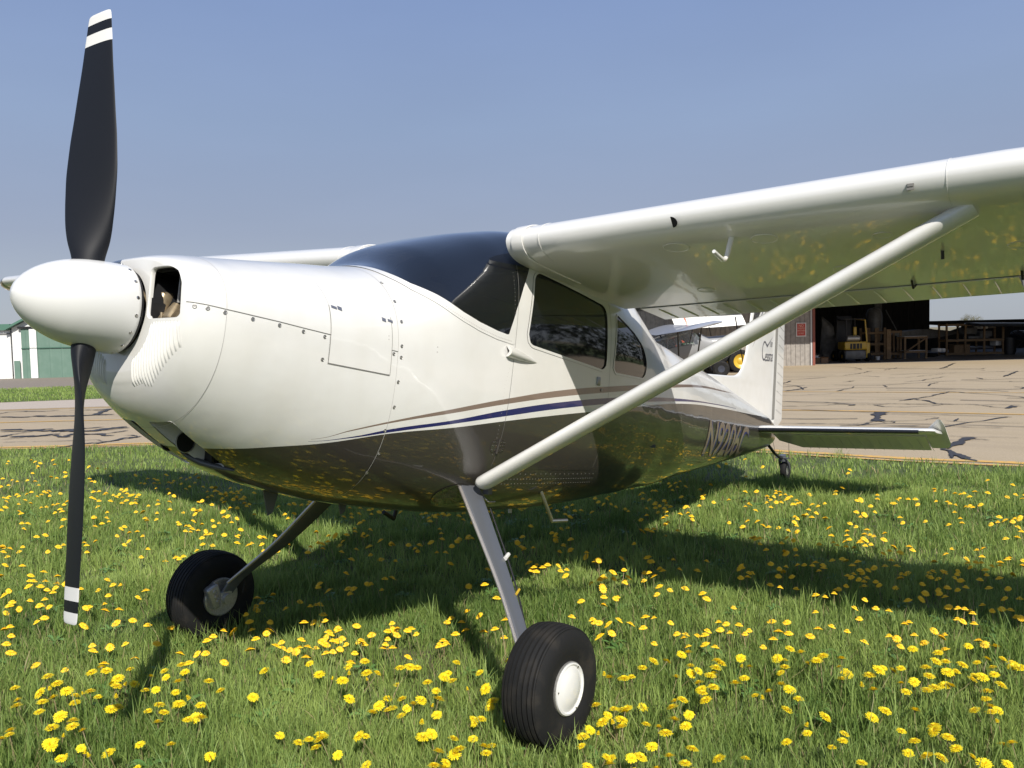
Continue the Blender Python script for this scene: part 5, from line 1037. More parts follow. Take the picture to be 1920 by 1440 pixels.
# --- cabin
CB = MB(); CB.box((2.45, 0, -.35), (2.3, .92, .02)); CB.box((3.62, 0, -.05), (.02, .74, .7)); CB.box((1.12, 0, -.15), (.02, .80, .6)); CB.box((2.9, 0, .56), (1.3, .84, .02)); CBO = CB.build('cabin_floor', m_int, AP, smooth=False)
ds = MB(); ds.rbox((1.36, 0, .06), (.30, .86, .22), .05); ds.build('instrument_panel', m_black, AP)
for sd in (-1, 1):
    se = MB(); se.rbox((2.28, sd*.25, -.16), (.46, .42, .14), .05); SO = se.build('seat', m_seat, AP)
    b = MB(); b.rbox((0, 0, 0), (.12, .42, .58), .05); BO = b.build('backrest', m_seat, SO); BO.location = (2.55, sd*.25, .12); BO.rotation_euler = (0, R_(12), 0)
    MB().tube([(1.50, sd*.25, .02), (1.62, sd*.25, .06)], .012, 8).tube([(1.63, sd*.25-.11, .10), (1.63, sd*.25-.10, .03), (1.63, sd*.25, .01), (1.63, sd*.25+.10, .03), (1.63, sd*.25+.11, .10)], .011, 8).build('control_yoke', m_black, AP)
b = MB(); b.rbox((3.12, 0, -.15), (.42, .92, .14), .05); RB = b.build('rear_bench', m_seat, AP); b = MB(); b.rbox((0, 0, 0), (.12, .88, .52), .05); b = b.build('backrest', m_seat, RB); b.location = (3.36, 0, .10); b.rotation_euler = (0, R_(14), 0)
# --- lettering
def letters(name, txt, size, mt, parent, mp, shear=0., sx_=1., spacing=1., bold=0., z0=0):
    cu = bpy.data.curves.new(name, 'FONT'); cu.body = txt; cu.size = size; cu.shear = shear; cu.space_character = spacing; cu.offset = bold; cu.fill_mode = 'FRONT'
    t = bpy.data.objects.new(name, cu); COL.objects.link(t); dg = bpy.context.evaluated_depsgraph_get(); me = bpy.data.meshes.new_from_object(t.evaluated_get(dg)); bpy.data.objects.remove(t)
    import bmesh
    bm = bmesh.new(); bm.from_mesh(me); bmesh.ops.triangulate(bm, faces=bm.faces)
    for _ in range(3):
        L = [e for e in bm.edges if e.calc_length() > size*.18]
        if L: bmesh.ops.subdivide_edges(bm, edges=L, cuts=1); bmesh.ops.triangulate(bm, faces=bm.faces)
    for v in bm.verts: v.co = Vector(mp(v.co.x*sx_, v.co.y))
    bm.to_mesh(me); bm.free(); me.materials.clear(); return obj(name, me, mt, parent)
m_reg = mat('tan_lettering', (.22, .17, .13), .35, coat=.5); m_regb = mat('blue_lettering_shadow', (.03, .03, .16), .35, coat=.5)
H_ = .262
def regmap(off, dx, dz_):
    def f(u_, v_):
        x = 4.70+u_+dx+.0*v_; z = -.372+v_*1.0+dz_; p = spt(x, z, -1, off); return p
    return f
letters('registration_shadow', 'N9206C', H_/.70, m_regb, FU, regmap(.0030, .026, -.013), .0, 1.03, .95, .009)
letters('registration_letters', 'N9206C', H_/.70, m_reg, FU, regmap(.0045, 0, 0), .0, 1.03, .95, .006)
m_ink = mat('black_script_paint', (.09, .09, .10), .4)
def fmap(x0, z0, sl):
    def f(u_, v_): x, z = x0+u_, z0+v_+sl*u_; return (x, -(fin_t(x, z)+.0015), z)
    return f
letters('fin_script', 'essna', .17, m_ink, FI, fmap(6.86, .600, .10), .2, .80, .9, .001)
letters('fin_script', 'C', .30, m_ink, FI, fmap(6.755, .600, 0), .12, .62, 1, -.003)
letters('fin_script', '180', .08, m_ink, FI, fmap(7.00, .770, 0), .3, .8)
MB().add([(x, -(fin_t(x, z)+.0015), z) for x, z in ((6.83, .80), (6.93, .745), (7.10, .88), (6.935, .775))], [(0, 1, 2, 3)]).build('fin_swoosh', m_ink, FI, smooth=False)
# ============================================================ grass and dandelions
def noise2(x, y, s, seed=0):
    r = np.random.default_rng(seed); out = np.zeros_like(x)
    for k in range(7):
        a = r.uniform(0, 2*np.pi); f = s*r.uniform(.6, 1.9); out += np.sin((x*np.cos(a)+y*np.sin(a))*f*2*np.pi+r.uniform(0, 6.3))
    return out/7**.5
nedge_y = np.array([p[1] for p in NEAR])[::-1]; nedge_x = np.array([p[0] for p in NEAR])[::-1]
def on_grass(x, y, m=0.): return x < np.interp(y, nedge_y, nedge_x)-m
def cam_uv(x, y):      # depth along the view and sideways ratio
    dx, dy = x-CAM[0], y-CAM[1]; d = dx*F2[0]+dy*F2[1]; s_ = dx*R2[0]+dy*R2[1]; return d, s_/np.maximum(d, .01)
WHL = [(WX, -WT), (WX, WT), (7.55, 0)]
def scatter(n, d0, d1, k):
    d = np.sqrt(rng.uniform(d0*d0, d1*d1, n)); s_ = rng.uniform(-k, k, n)*d; x = CAM[0]+F2[0]*d+R2[0]*s_; y = CAM[1]+F2[1]*d+R2[1]*s_; ok = on_grass(x, y, -.03)
    for wx_, wy_ in WHL: ok &= ~((abs(x-wx_) < (.17 if wx_ < 5 else .06)) & (abs(y-wy_) < (.10 if wx_ < 5 else .03)))
    return x[ok], y[ok], d[ok]
m_grass = mat('grass_blades', (.07, .13, .03), .55, spec=.35)
g = NG(m_grass); at_ = g.n.nodes.new('ShaderNodeAttribute'); at_.attribute_name = 'tint'; g.n.links.new(at_.outputs['Color'], g.b.inputs['Base Color'])
tl = g.n.nodes.new('ShaderNodeBsdfTranslucent'); g.n.links.new(at_.outputs['Color'], tl.inputs[0]); mx = g.n.nodes.new('ShaderNodeMixShader'); mx.inputs[0].default_value = .34
g.n.links.new(g.b.outputs[0], mx.inputs[1]); g.n.links.new(tl.outputs[0], mx.inputs[2]); g.n.links.new(mx.outputs[0], g.n.nodes['Material Output'].inputs[0])
VV, FF, CC, nvt = [], [], [], 0
def blades(x, y, h, w_, lean=.5, seg=3, straw=.03, tone=1.):
    global nvt
    n = len(x); a = rng.uniform(0, 2*np.pi, n); b = a+rng.uniform(-1.2, 1.2, n)+np.pi/2; bend = rng.uniform(.1, 1., n)*lean*h; bx, by = np.cos(b)*bend, np.sin(b)*bend; wx_, wy_ = np.cos(a)*w_/2, np.sin(a)*w_/2
    rows = []
    for k in range(seg+1):
        t = k/seg; cx_, cy_, cz_ = x+bx*t*t, y+by*t*t, h*(t-.18*t*t*(bend/h)); ww = (1-t)**.6 if k < seg else 0
        if k < seg: rows += [np.stack([cx_-wx_*ww, cy_-wy_*ww, cz_], 1), np.stack([cx_+wx_*ww, cy_+wy_*ww, cz_], 1)]
        else: rows.append(np.stack([cx_, cy_, cz_], 1))
    m_ = 2*seg+1; V = np.stack(rows, 1).reshape(-1, 3); base = (np.arange(n)*m_+nvt)[:, None]; T = []
    for k in range(seg-1): T += [base+np.array([[2*k, 2*k+1, 2*k+3]]), base+np.array([[2*k, 2*k+3, 2*k+2]])]
    T.append(base+np.array([[2*seg-2, 2*seg-1, 2*seg]])); VV.append(V); FF.append(np.concatenate(T)); nvt += len(V)
    pt = noise2(x, y, .55, 3)*.5+noise2(x, y, 1.7, 5)*.35+rng.normal(0, .55, n); c = np.clip(.48+.34*pt, 0, 1)[:, None]
    col = (1-c)*np.array([.118, .200, .042])+c*np.array([.370, .470, .125]); isS = rng.random(n) < straw*(1+2*(noise2(x, y, .4, 9) > .9)); col[isS] = np.array([.40, .32, .17])*rng.uniform(.7, 1.2, (isS.sum(), 1))
    col = col*tone; CC.append(np.repeat(np.c_[col, np.ones(n)], m_, 0))
def hfun(x, y): return np.clip(1+.28*noise2(x, y, .8, 11)+.22*noise2(x, y, 2.2, 12), .35, 1.8)
#DENS
for n, d0, d1, k, h, w_, seg in ((95000, 1.2, 3.4, .95, .078, .0036, 4), (120000, 3.2, 5.6, .85, .080, .0045, 3), (120000, 5.4, 9.0, .80, .078, .0068, 2), (95000, 8.6, 17.5, .78, .068, .012, 2)):
    x, y, d = scatter(int(n*1.2), d0, d1, k+.22 if d0 < 5 else k+.1); blades(x, y, h*hfun(x, y)*rng.uniform(.45, 1.25, len(x)), w_*rng.uniform(.6, 1.3, len(x)), .75, seg)
# tufts of longer blades
for d0, d1, nt_ in ((1.6, 4, 420), (4, 8, 600), (8, 13, 300)):
    x, y, d = scatter(nt_, d0, d1, .85); k = 22; X = np.repeat(x, k)+rng.normal(0, .03, len(x)*k); Y = np.repeat(y, k)+rng.normal(0, .03, len(x)*k); blades(X, Y, rng.uniform(.09, .19, len(X)), rng.uniform(.004, .008, len(X)), .6, 4, .02)
for wx_, wy_ in WHL:      # grass pressed round the tyres
    a = rng.uniform(0, 2*np.pi, 420); rr = rng.uniform(.0, .10, 420); X = wx_+np.cos(a)*(.17+rr); Y = wy_+np.sin(a)*(.13+rr); blades(X, Y, rng.uniform(.06, .12, 420) if wy_ < .5 else rng.uniform(.09, .19, 420), np.full(420, .006), .7, 3)
# the strip beyond the taxiway, short and coarse
x = rng.uniform(-4, 26, 150000); y = rng.uniform(10, 44, 150000); q = (x-9.9)*.63+(y-24.6)*.777; ok = (q > .1) & (q < 9.5) & (x < 24); x, y = x[ok], y[ok]; blades(x, y, rng.uniform(.04, .10, len(x)), np.full(len(x), .03), .6, 1, .01, 1.1)
V = np.concatenate(VV).astype(np.float32); F = np.concatenate(FF).astype(np.int32); Cc = np.concatenate(CC).astype(np.float32)
me = bpy.data.meshes.new('grass'); me.vertices.add(len(V)); me.vertices.foreach_set('co', V.ravel()); me.loops.add(F.size); me.loops.foreach_set('vertex_index', F.ravel()); me.polygons.add(len(F)); me.polygons.foreach_set('loop_start', np.arange(0, F.size, 3, dtype=np.int32)); me.polygons.foreach_set('loop_total', np.full(len(F), 3, dtype=np.int32)); me.update(calc_edges=True)
ca = me.color_attributes.new('tint', 'FLOAT_COLOR', 'POINT'); ca.data.foreach_set('color', Cc.ravel()); tag(obj('grass', me, m_grass), 'long spring grass of the parking field', None, None, 'stuff')
# broad leaves: dandelion rosettes and clover low in the grass
m_leaf = mat('broad_weed_leaves', (.075, .16, .035), .5, noise=(1.5, (.11, .20, .055), .4, .6))
lf = MB()
x, y, d = scatter(520, 1.6, 8.5, .85)
for xi, yi in zip(x, y):
    k = random.randint(4, 8); a0 = random.random()*6.3
    for q in range(k):
        a = a0+q*2*math.pi/k+random.uniform(-.3, .3); L = random.uniform(.04, .095); wd_ = L*.16; up_ = random.uniform(.1, .4); c, s_ = math.cos(a), math.sin(a); P = []
        for t, ww in ((0, .2), (.3, .7), (.5, 1), (.75, .9), (1, .05)): r_ = L*t; z = .015+L*up_*math.sin(t*2.4)*.8; P += [(xi+c*r_-s_*wd_*ww, yi+s_*r_+c*wd_*ww, z+.006*ww), (xi+c*r_, yi+s_*r_, z), (xi+c*r_+s_*wd_*ww, yi+s_*r_-c*wd_*ww, z+.006*ww)]
        lf.add(P, [(3*t, 3*t+1, 3*t+4, 3*t+3) for t in range(4)]+[(3*t+1, 3*t+2, 3*t+5, 3*t+4) for t in range(4)])
tag(lf.build('weed_leaves', m_leaf, None, fix=False), 'broad dandelion and clover leaves low in the grass', None, None, 'stuff')
# --- dandelions
m_pet = mat('dandelion_petals', (.80, .52, .012), .6); g = NG(m_pet); oi = g.n.nodes.new('ShaderNodeObjectInfo'); cx, cy, cz = g.xyz(g.coord()); rad = g.math('SQRT', g.math('ADD', g.math('MULTIPLY', cx, cx), g.math('MULTIPLY', cy, cy)))
pc = g.mix(g.rng(rad, .002, .007), (.93, .66, .010), (.95, .78, .02)); g.n.links.new(pc, g.b.inputs['Base Color'])
tp = g.n.nodes.new('ShaderNodeBsdfTranslucent'); g.n.links.new(pc, tp.inputs[0]); mp_ = g.n.nodes.new('ShaderNodeMixShader'); mp_.inputs[0].default_value = .25; g.n.links.new(g.b.outputs[0], mp_.inputs[1]); g.n.links.new(tp.outputs[0], mp_.inputs[2]); g.n.links.new(mp_.outputs[0], g.n.nodes['Material Output'].inputs[0])
m_stem = mat('dandelion_stem', (.20, .20, .075), .6, noise=(20, (.26, .17, .11), .45, .7)); m_sep = mat('dandelion_sepals', (.08, .13, .03), .6)
def bloom(seed):
    r = random.Random(seed); m_ = MB()
    for ring_, (n, r0, r1, z0, z1) in enumerate(((20, .004, .0205, .000, .0015), (18, .003, .0180, .0015, .0050), (14, .002, .0135, .003, .0078), (10, .001, .0085, .004, .0098))):
        for k in range(n):
            a = 2*math.pi*(k+r.uniform(-.3, .3))/n; L = r1*r.uniform(.86, 1.08); hw_ = .0021; c, s_ = math.cos(a), math.sin(a); z2 = z1+r.uniform(-.001, .001)
            m_.add([(c*r0-s_*hw_*.5, s_*r0+c*hw_*.5, z0), (c*r0+s_*hw_*.5, s_*r0-c*hw_*.5, z0), (c*L*.7+s_*hw_, s_*L*.7-c*hw_, (z0*.3+z2*.7)+.0012), (c*L+s_*hw_*.7, s_*L-c*hw_*.7, z2), (c*L-s_*hw_*.7, s_*L+c*hw_*.7, z2), (c*L*.7-s_*hw_, s_*L*.7+c*hw_, (z0*.3+z2*.7)+.0012)], [(0, 1, 2, 5), (5, 2, 3, 4)])
    return m_
proto = []
def stem_mesh(k):
    r = random.Random(k+50); lx_, ly_ = r.uniform(-.03, .03), r.uniform(-.03, .03)      # meets the head at the origin
    m_ = MB().tube([(lx_, ly_, -.15), (lx_*.6, ly_*.6, -.09), (lx_*.15, ly_*.15, -.04), (0, 0, -.004)], [.0022, .0021, .0019, .0017], 5); m_.lathe([(-.007, .0022), (-.004, .0052), (.0005, .0062)], axis='z', n=8); return m_
bloom_me = []; stem_me = []
for k in range(5):
    b = bloom(k).build('flower_head', m_pet, None, smooth=False, fix=False); s_ = stem_mesh(k).build('stem', m_stem, None, fix=False); bloom_me.append(b.data); stem_me.append(s_.data); bpy.data.objects.remove(b); bpy.data.objects.remove(s_)
#DPOS
PIX = []
def dl(ox, oy, s_, L): PIX.extend([(ox+x/s_, oy+y/s_) for x, y in L])
dl(480, 1160, 4, [(100, 70), (80, 135), (362, 66), (430, 25), (525, 112), (562, 92), (620, 92), (758, 40), (865, 107), (1020, 42), (1036, 73), (1058, 106), (1160, 62), (1136, 94), (1434, 14), (1570, 84), (1496, 124), (1708, 98), (1860, 118), (1675, 14), (342, 156), (497, 160), (645, 156), (190, 168), (155, 196), (325, 195), (390, 205), (448, 205), (206, 212), (254, 214), (525, 200), (577, 184), (614, 176), (300, 244), (374, 250), (525, 266), (578, 264), (630, 222), (778, 148), (806, 180), (792, 200), (740, 232), (708, 302), (692, 358), (810, 297), (822, 354), (988, 152), (972, 210), (1142, 296), (228, 300), (65, 365), (404, 358), (474, 416), (570, 450), (696, 428), (832, 430), (836, 462), (912, 463), (1058, 480), (1082, 388), (1154, 378), (1210, 367), (1370, 190), (1372, 214), (1412, 212), (1505, 322), (1438, 388), (1412, 438), (1680, 430), (1476, 490), (650, 536), (700, 620), (988, 565), (1286, 524), (1350, 510), (1236, 602), (1588, 535), (1320, 645), (1370, 600), (870, 670), (925, 662), (988, 700), (1020, 645), (1096, 612), (1130, 650), (1182, 640), (1090, 754), (1242, 780), (1358, 725), (1312, 836), (1250, 872), (178, 875), (320, 894), (398, 908), (490, 880), (484, 916), (448, 950), (820, 888), (774, 940), (615, 1078), (1725, 574), (1796, 600), (1780, 632), (1752, 655), (1630, 735), (1640, 765), (1686, 762), (1478, 918), (1628, 930), (1764, 908), (1708, 972), (1728, 1034), (1490, 998), (1526, 1000), (1370, 1034), (1334, 1086), (1424, 1086), (1404, 1112), (1895, 750), (1905, 318), (828, 1106)])
dl(1080, 1080, 4, [(284, 35), (392, 30), (624, 54), (705, 97), (820, 85), (948, 118), (982, 156), (1182, 232), (1530, 110), (120, 344), (175, 385), (268, 384), (324, 334), (410, 372), (504, 378), (520, 304), (584, 326), (710, 378), (756, 414), (810, 445), (912, 440), (964, 458), (988, 405), (840, 503), (966, 488), (1068, 336), (1126, 364), (1084, 376), (1222, 394), (1268, 436), (1298, 394), (1468, 342), (1582, 376), (1518, 437), (1480, 462), (1404, 518), (588, 520), (1044, 536), (580, 636), (680, 624), (790, 598), (842, 582), (498, 690), (755, 772), (860, 655), (1056, 636), (1086, 634), (1050, 682), (1236, 628), (1240, 673), (1298, 656), (1262, 766), (862, 734), (918, 750), (920, 806), (1006, 765), (1030, 740), (1032, 866), (940, 865), (1196, 833), (1448, 840), (1344, 912), (1400, 958), (1540, 820), (1510, 625), (1562, 616), (1566, 700), (1536, 722), (248, 757), (210, 765), (360, 780), (416, 768), (150, 966), (350, 975), (384, 998), (284, 1005), (366, 1042), (238, 1062), (278, 1098), (340, 1092), (202, 1112), (340, 1138), (500, 932), (742, 945), (798, 948), (848, 1008), (726, 1024), (738, 1075), (948, 940), (976, 955), (526, 1134), (620, 1166), (674, 1205), (824, 1144), (52, 1206), (104, 1172), (164, 1194), (38, 1268), (86, 1388), (262, 1340), (228, 1362), (258, 1434), (416, 1376), (484, 1368), (606, 1396), (570, 1288), (700, 1350), (872, 1310), (1074, 1370), (1270, 1340), (1580, 1230), (1580, 985), (438, 1432), (820, 1420), (880, 1425)])
dl(0, 1100, 3.84, [(62, 22), (30, 60), (88, 85), (216, 90), (138, 162), (42, 166), (66, 130), (72, 278), (32, 325), (80, 335), (48, 412), (78, 478), (254, 526), (382, 52), (350, 105), (322, 90), (284, 146), (320, 218), (262, 234), (620, 136), (640, 158), (760, 190), (752, 122), (858, 180), (996, 100), (1050, 26), (955, 232), (836, 258), (1062, 244), (604, 292), (664, 422), (670, 455), (792, 432), (902, 424), (466, 574), (970, 516), (936, 576), (750, 550), (660, 600), (732, 590), (766, 598), (346, 665), (410, 682), (108, 738), (290, 766), (360, 760), (384, 790), (306, 842), (284, 905), (128, 832), (122, 886), (480, 768), (542, 766), (600, 780), (540, 835), (650, 802), (706, 794), (810, 672), (850, 668), (838, 738), (896, 714), (966, 702), (834, 784), (800, 902), (848, 886), (434, 934), (524, 956), (374, 1008), (76, 1064), (70, 1100), (522, 1036), (596, 1050), (454, 1074), (376, 1118), (584, 1148), (474, 1204), (610, 1202), (644, 1252), (782, 1198), (362, 1190), (444, 1290), (1006, 1110), (1232, 1150), (1514, 1220), (1128, 396), (1300, 498), (1358, 560), (1308, 600), (1332, 620), (1184, 606), (1196, 657), (1084, 645), (1284, 688), (1046, 762), (1124, 765), (1266, 760), (1364, 802), (1146, 850), (1068, 916), (1134, 956), (1180, 928), (1280, 838), (1290, 872), (1446, 862), (1352, 962), (1448, 978), (1410, 916), (1502, 666), (1588, 730), (1616, 534), (1480, 490), (1416, 452), (1488, 366), (1536, 350), (1612, 340), (1680, 320), (1430, 226), (1494, 236), (1312, 228), (1262, 222), (1240, 268), (1220, 298), (1522, 172), (1604, 160), (1580, 190), (1692, 176), (1772, 224), (1796, 248), (1810, 284), (1846, 145), (1884, 118), (1822, 800), (1842, 382), (1800, 466), (985, 1298), (14, 1142)])
dl(1400, 1100, 3.692, [(230, 28), (476, 47), (542, 60), (606, 68), (818, 92), (748, 162), (780, 200), (894, 146), (984, 150), (476, 196), (1122, 224), (174, 242), (290, 275), (590, 282), (696, 299), (494, 306), (816, 360), (220, 330), (186, 352), (290, 336), (114, 404), (984, 372), (1040, 352), (1066, 384), (1160, 340), (1226, 360), (1298, 312), (1352, 372), (1370, 396), (1150, 424), (1534, 412), (1604, 372), (1650, 392), (1724, 404), (1326, 456), (1376, 510), (1310, 534), (1240, 565), (1392, 566), (1450, 556), (1494, 552), (1262, 614), (1300, 694), (1372, 680), (1414, 694), (1560, 656), (1580, 608), (1630, 632), (1712, 620), (1664, 708), (1760, 702), (1594, 536), (1664, 500), (1704, 556), (1772, 496), (1836, 520), (1850, 572), (1890, 598), (1632, 758), (1660, 786), (1690, 806), (1740, 844), (1694, 870), (1578, 856), (260, 494), (300, 466), (376, 448), (528, 466), (426, 530), (480, 512), (486, 550), (266, 572), (238, 594), (658, 498), (644, 568), (692, 602), (850, 590), (914, 596), (944, 546), (1014, 580), (1068, 612), (660, 660), (800, 690), (878, 726), (1070, 676), (1104, 722), (1160, 652), (1246, 738), (154, 702), (242, 682), (296, 714), (360, 766), (60, 768), (112, 812), (284, 834), (542, 868), (866, 884), (958, 873), (1164, 872), (410, 918), (420, 972), (676, 1020), (1070, 1012), (1300, 962), (1304, 1012), (1738, 954), (1162, 1072), (1392, 1046), (1450, 1100), (1562, 1118), (1344, 1170), (1120, 1168), (1250, 1196), (1646, 1208), (1776, 1084), (1836, 1124), (1806, 1222), (280, 1062), (590, 1104), (666, 1110), (796, 1220), (1456, 232), (1496, 252), (1508, 200), (1564, 184), (1574, 250), (1460, 168), (1632, 92), (1398, 140), (1334, 46), (1392, 10), (1210, 78), (1116, 92), (1372, 82), (1700, 166), (1766, 160), (1826, 148), (1866, 186), (1900, 206), (1786, 86), (1890, 84), (1548, 140)])
dl(800, 880, 2.667, [(120, 470), (335, 210), (490, 195), (160, 355), (205, 340), (290, 595), (210, 578), (350, 634), (200, 696), (122, 735), (104, 756), (174, 757), (265, 753), (285, 812), (195, 802), (145, 828), (395, 752), (385, 825), (340, 788), (400, 452), (510, 458), (605, 478), (525, 490), (580, 488), (660, 487), (670, 502), (700, 492), (715, 405), (645, 342), (720, 355), (800, 434), (842, 456), (873, 517), (932, 517), (888, 535), (936, 556), (1010, 553), (726, 742), (826, 764), (862, 790), (772, 660), (886, 668), (962, 757), (1020, 782), (908, 776), (926, 790), (864, 836), (484, 402), (686, 372), (150, 962), (104, 1004), (88, 1040), (132, 1072), (266, 1032), (416, 960), (205, 1103)])
PIX = np.array(PIX); keep = []
for p in PIX:
    if all(np.hypot(*(p-q)) > 5 for q in keep): keep.append(p)
DW = np.array([ground(px, py, .105)[:2] for px, py in keep])
ok = np.array([not any(math.hypot(x-a, y-b) < .12 for a, b in WHL[:2]) for x, y in DW]); DW = DW[ok]
dd, _s = cam_uv(DW[:, 0], DW[:, 1]); order = np.argsort(dd); near_, rest_ = order[:300], order[300:]
def zone(x, y, d):
    s_ = cam_uv(np.array([x]), np.array([y]))[1][0]*FOC+960; row = 'in the foreground' if d < 3.3 else 'farther back'
    if s_ < 330: col = 'left of the far tyre by the propeller tip'
    elif s_ < 640: col = 'between the two main wheels'
    elif s_ < 960: col = 'just left of the near tyre'
    elif s_ < 1300: col = 'just right of the near tyre'
    elif s_ < 1620: col = 'well right of the near tyre'
    else: col = 'at the right edge of the picture'
    return 'yellow dandelion '+row+', '+col, 'dandelions '+row+' '+col
for n, k in enumerate(near_):
    x, y = DW[k]; d = dd[k]; q = rng.integers(0, 5); hgt = .105+rng.normal(0, .012); sc_ = rng.uniform(.72, 1.12)*1.27; shut = rng.random() < .07
    lab, grp = zone(x, y, d)
    t = thing('dandelion', (float(x), float(y), 0), float(rng.uniform(0, 6.28)), label=lab, cat='dandelion', group=grp)
    b = bpy.data.objects.new('flower_head', bloom_me[q]); COL.objects.link(b); b.parent = t; b.location = (0, 0, hgt); b.rotation_euler = (rng.normal(.0, .26), rng.normal(0, .26), 0); b.scale = (sc_*.38, sc_*.38, sc_*1.5) if shut else (sc_,)*3
    s_ = bpy.data.objects.new('stem', stem_me[q]); COL.objects.link(s_); s_.parent = t; s_.location = (0, 0, hgt); s_.rotation_euler = b.rotation_euler; s_.scale = (1, 1, 1)
# the many smaller ones farther off
FX = [tuple(DW[k]) for k in rest_]
dl0 = len(PIX)
def cluster(ox, oy, s_, L):
    for x, y in L: FX.append(tuple(ground(ox+x/s_, oy+y/s_, .10)[:2]))
cluster(0, 880, 4, [(20, 75), (50, 235), (140, 265), (230, 247), (90, 90), (205, 78), (265, 95), (290, 115), (370, 175), (375, 215), (425, 65), (490, 48), (10, 305), (160, 355), (165, 418), (210, 412), (180, 452), (360, 388), (463, 430), (310, 295), (350, 285), (400, 265), (430, 262), (505, 257), (480, 262), (452, 314), (830, 52), (710, 85), (785, 185), (875, 215), (915, 205), (955, 190), (1020, 218), (1040, 195), (948, 238), (830, 252), (710, 232), (742, 230), (732, 282), (705, 350), (765, 408), (1070, 326), (1088, 346), (1102, 390), (1172, 377), (1178, 318), (910, 465), (935, 455), (970, 478), (1030, 480), (1070, 487), (878, 500), (714, 425), (1110, 597), (1058, 658), (1018, 48), (1105, 67), (1182, 73), (1248, 46), (1260, 152), (1270, 187), (1305, 187), (1172, 147), (1086, 117), (1355, 70), (1398, 68), (1425, 55), (1472, 46), (1460, 85), (1490, 76), (1525, 160), (1555, 172), (1588, 138), (1615, 130), (1635, 157), (1422, 124), (1395, 150), (1360, 127), (1290, 107), (1590, 202), (1660, 238), (1750, 225), (1776, 226), (1820, 214), (1775, 198), (1808, 170), (1850, 265), (1835, 262), (1720, 290), (1590, 267), (1490, 252), (1475, 297), (1450, 312), (1500, 323), (1462, 337), (1336, 398), (1346, 428), (1395, 432), (1420, 420), (1452, 404), (1444, 440), (1515, 416), (1392, 466), (1430, 488), (1486, 458), (1545, 462), (1595, 376), (1642, 398), (1605, 420), (1680, 350), (1706, 351), (1778, 367), (1738, 397), (1682, 480), (1778, 498), (1806, 455), (1578, 495), (1545, 498), (1514, 517), (1594, 560), (1475, 617), (1520, 615), (1908, 342)])
cluster(1440, 880, 4, [(600, 22), (615, 5), (558, 136), (1245, 158), (948, 258), (770, 291), (132, 197), (20, 222), (45, 215), (98, 250), (138, 235), (152, 215), (213, 220), (222, 250), (182, 255), (195, 280), (240, 272), (22, 292), (62, 262), (330, 265), (374, 280), (425, 267), (270, 335), (306, 320), (290, 345), (328, 366), (362, 346), (200, 344), (222, 365), (428, 366), (663, 338), (695, 355), (724, 356), (616, 418), (592, 458), (660, 442), (455, 450), (78, 428), (152, 465), (216, 466), (140, 520), (192, 520), (476, 492), (384, 540), (742, 462), (724, 481), (765, 490), (575, 526), (610, 530), (685, 538), (705, 545), (735, 548), (728, 570), (772, 560), (490, 562), (520, 558), (588, 582), (642, 594), (870, 550), (945, 590), (1060, 602), (1085, 615), (1000, 625), (990, 642), (866, 625), (912, 628), (1332, 634), (1378, 590), (1408, 282), (1398, 318), (1482, 297), (1510, 288), (1534, 272), (1594, 290), (1735, 366), (1775, 381), (1722, 400), (1672, 397), (1850, 367), (1888, 373), (1834, 400), (1876, 436), (1782, 524), (1870, 511), (1566, 596), (1608, 605), (1604, 654), (1808, 651), (482, 685), (582, 682), (560, 690), (220, 724), (272, 718), (356, 712), (412, 705), (334, 758), (380, 765), (418, 737), (640, 711), (672, 714), (628, 746), (692, 768), (795, 742), (876, 728), (966, 716), (1000, 758), (990, 790), (1045, 758), (1245, 704), (1240, 764), (1196, 788), (1320, 770), (1325, 780), (1426, 764), (1275, 817), (1402, 820), (1418, 800), (1490, 680), (1500, 705), (1516, 738), (1560, 700), (1600, 716), (1630, 764), (1680, 732), (1740, 722), (1740, 684), (1838, 782), (1910, 736), (115, 768), (598, 810), (642, 803), (626, 828), (742, 820), (718, 852), (680, 846), (808, 840), (834, 870), (955, 893), (1158, 842), (1285, 930), (1276, 884), (1346, 888), (1454, 853), (1484, 885), (1656, 884), (1735, 832), (1640, 808), (1590, 808), (212, 880), (530, 880), (586, 878), (508, 900), (18, 860)])
cluster(1000, 860, 3.84, [(105, 393), (174, 375), (240, 378), (300, 378), (345, 382), (420, 382), (280, 332), (232, 400), (265, 426), (398, 280), (445, 298), (468, 306), (505, 326), (596, 350), (530, 300), (162, 572), (268, 588), (215, 614), (268, 660), (190, 668), (378, 702), (445, 735), (908, 155), (975, 172), (787, 242), (1098, 198), (1225, 256), (1200, 230), (1216, 302), (1335, 56), (1255, 28), (880, 360), (910, 358)])
cluster(640, 860, 5.333, [(85, 487), (190, 515), (275, 520), (310, 497), (302, 558), (380, 542), (25, 580), (103, 570), (180, 550), (220, 614), (592, 540), (522, 577), (800, 537), (872, 582), (912, 546), (943, 555), (1015, 550), (888, 638), (135, 722), (55, 755), (140, 755), (220, 782), (260, 762), (292, 710), (390, 810), (1222, 638), (998, 728), (1178, 820), (1270, 784), (514, 872), (785, 844), (150, 912), (105, 1020), (292, 975), (1106, 890), (1010, 803), (1822, 910)])
for _ in range(760):      # thin scatter for the parts between and beyond
    d = math.sqrt(rng.uniform(5.5**2, 11.5**2)); s_ = rng.uniform(-.85, .3)*d; x = CAM[0]+F2[0]*d+R2[0]*s_; y = CAM[1]+F2[1]*d+R2[1]*s_
    if on_grass(x, y, .3) and noise2(np.array([x]), np.array([y]), .5, 21)[0] > .1: FX.append((x, y))
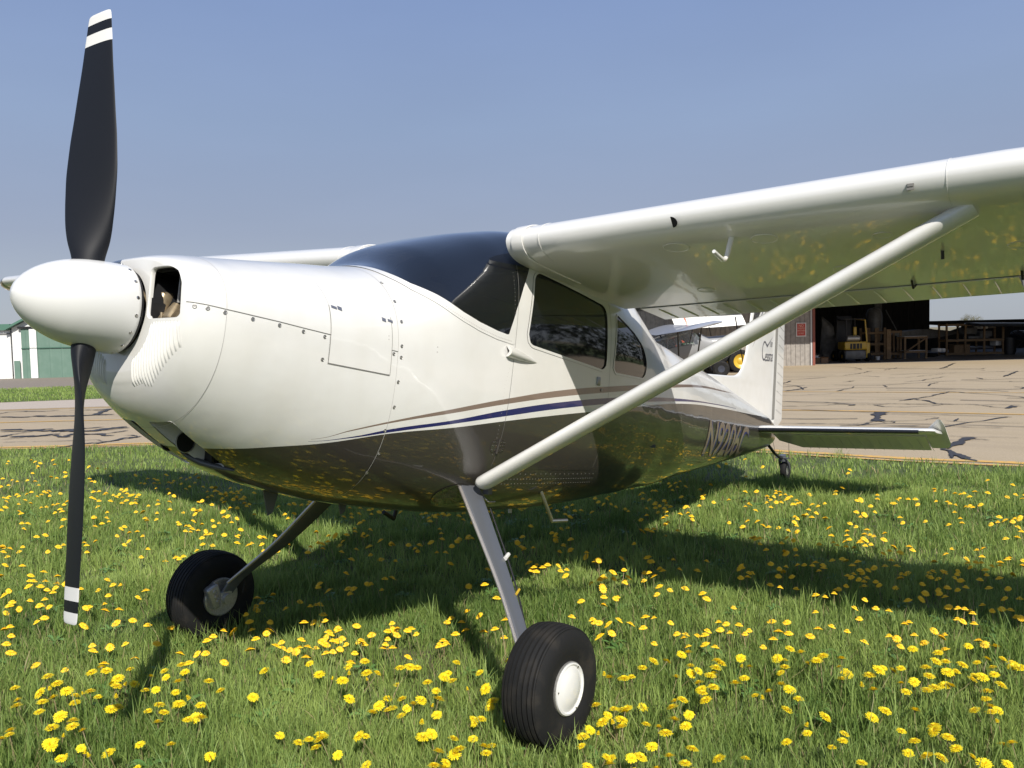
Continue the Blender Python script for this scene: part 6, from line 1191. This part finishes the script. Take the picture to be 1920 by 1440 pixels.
for _ in range(1500):
    d = math.sqrt(rng.uniform(4.1**2, 9.5**2)); s_ = rng.uniform(-.62, .62)*d; x = CAM[0]+F2[0]*d+R2[0]*s_; y = CAM[1]+F2[1]*d+R2[1]*s_
    if on_grass(x, y, .3) and noise2(np.array([x]), np.array([y]), .9, 31)[0] > .35 and d < 8.2+1.2*(s_ < 0): FX.append((x, y))
for _ in range(260):      # beside the view
    d = math.sqrt(rng.uniform(2.0**2, 7**2)); s_ = rng.choice([-1, 1])*rng.uniform(.64, .95)*d; FX.append((CAM[0]+F2[0]*d+R2[0]*s_, CAM[1]+F2[1]*d+R2[1]*s_))
fm = MB(); fs = MB()
for x, y in FX:
    if any(math.hypot(x-a, y-b) < .14 for a, b in WHL): continue
    hgt = .10+rng.normal(0, .012); r_ = .0238*rng.uniform(.75, 1.15); tx, ty = rng.normal(0, .28, 2); V = [(x, y, hgt+.013)]; n = 26
    for k in range(n): a = 2*math.pi*k/n; q = r_*(rng.uniform(.9, 1.08) if k % 2 else .72); V.append((x+q*math.cos(a), y+q*math.sin(a), hgt+tx*q*math.cos(a)+ty*q*math.sin(a)))
    fm.add(V, [(0, 1+k, 1+(k+1) % n) for k in range(n)]); fm.add(np.array(V[1:])*1., [tuple(range(n))[::-1]])
    W2 = [(x, y, hgt+.015)]+[(x+.62*r_*(1 if k % 2 else .66)*math.cos(k*.349), y+.62*r_*(1 if k % 2 else .66)*math.sin(k*.349), hgt+.010+.5*tx*r_*math.cos(k*.349)+.5*ty*r_*math.sin(k*.349)) for k in range(18)]; fm.add(W2, [(0, 1+k, 1+(k+1) % 18) for k in range(18)])
    lx_, ly_ = rng.normal(0, .02, 2); fs.tube([(x+lx_, y+ly_, 0), (x+lx_*.3, y+ly_*.3, hgt*.6), (x, y, hgt)], .002, 3, caps=False)
m_pet2 = mat('distant_dandelion_petals', (.88, .54, .010), .6)
o = fm.build('dandelion_flowers', m_pet2, None, smooth=False, fix=False); tag(o, 'many small dandelion flowers dotted over the farther grass', None, None, 'stuff')
o = fs.build('dandelion_stems', m_stem, None, fix=False); tag(o, 'thin stems of the farther dandelions', None, None, 'stuff')
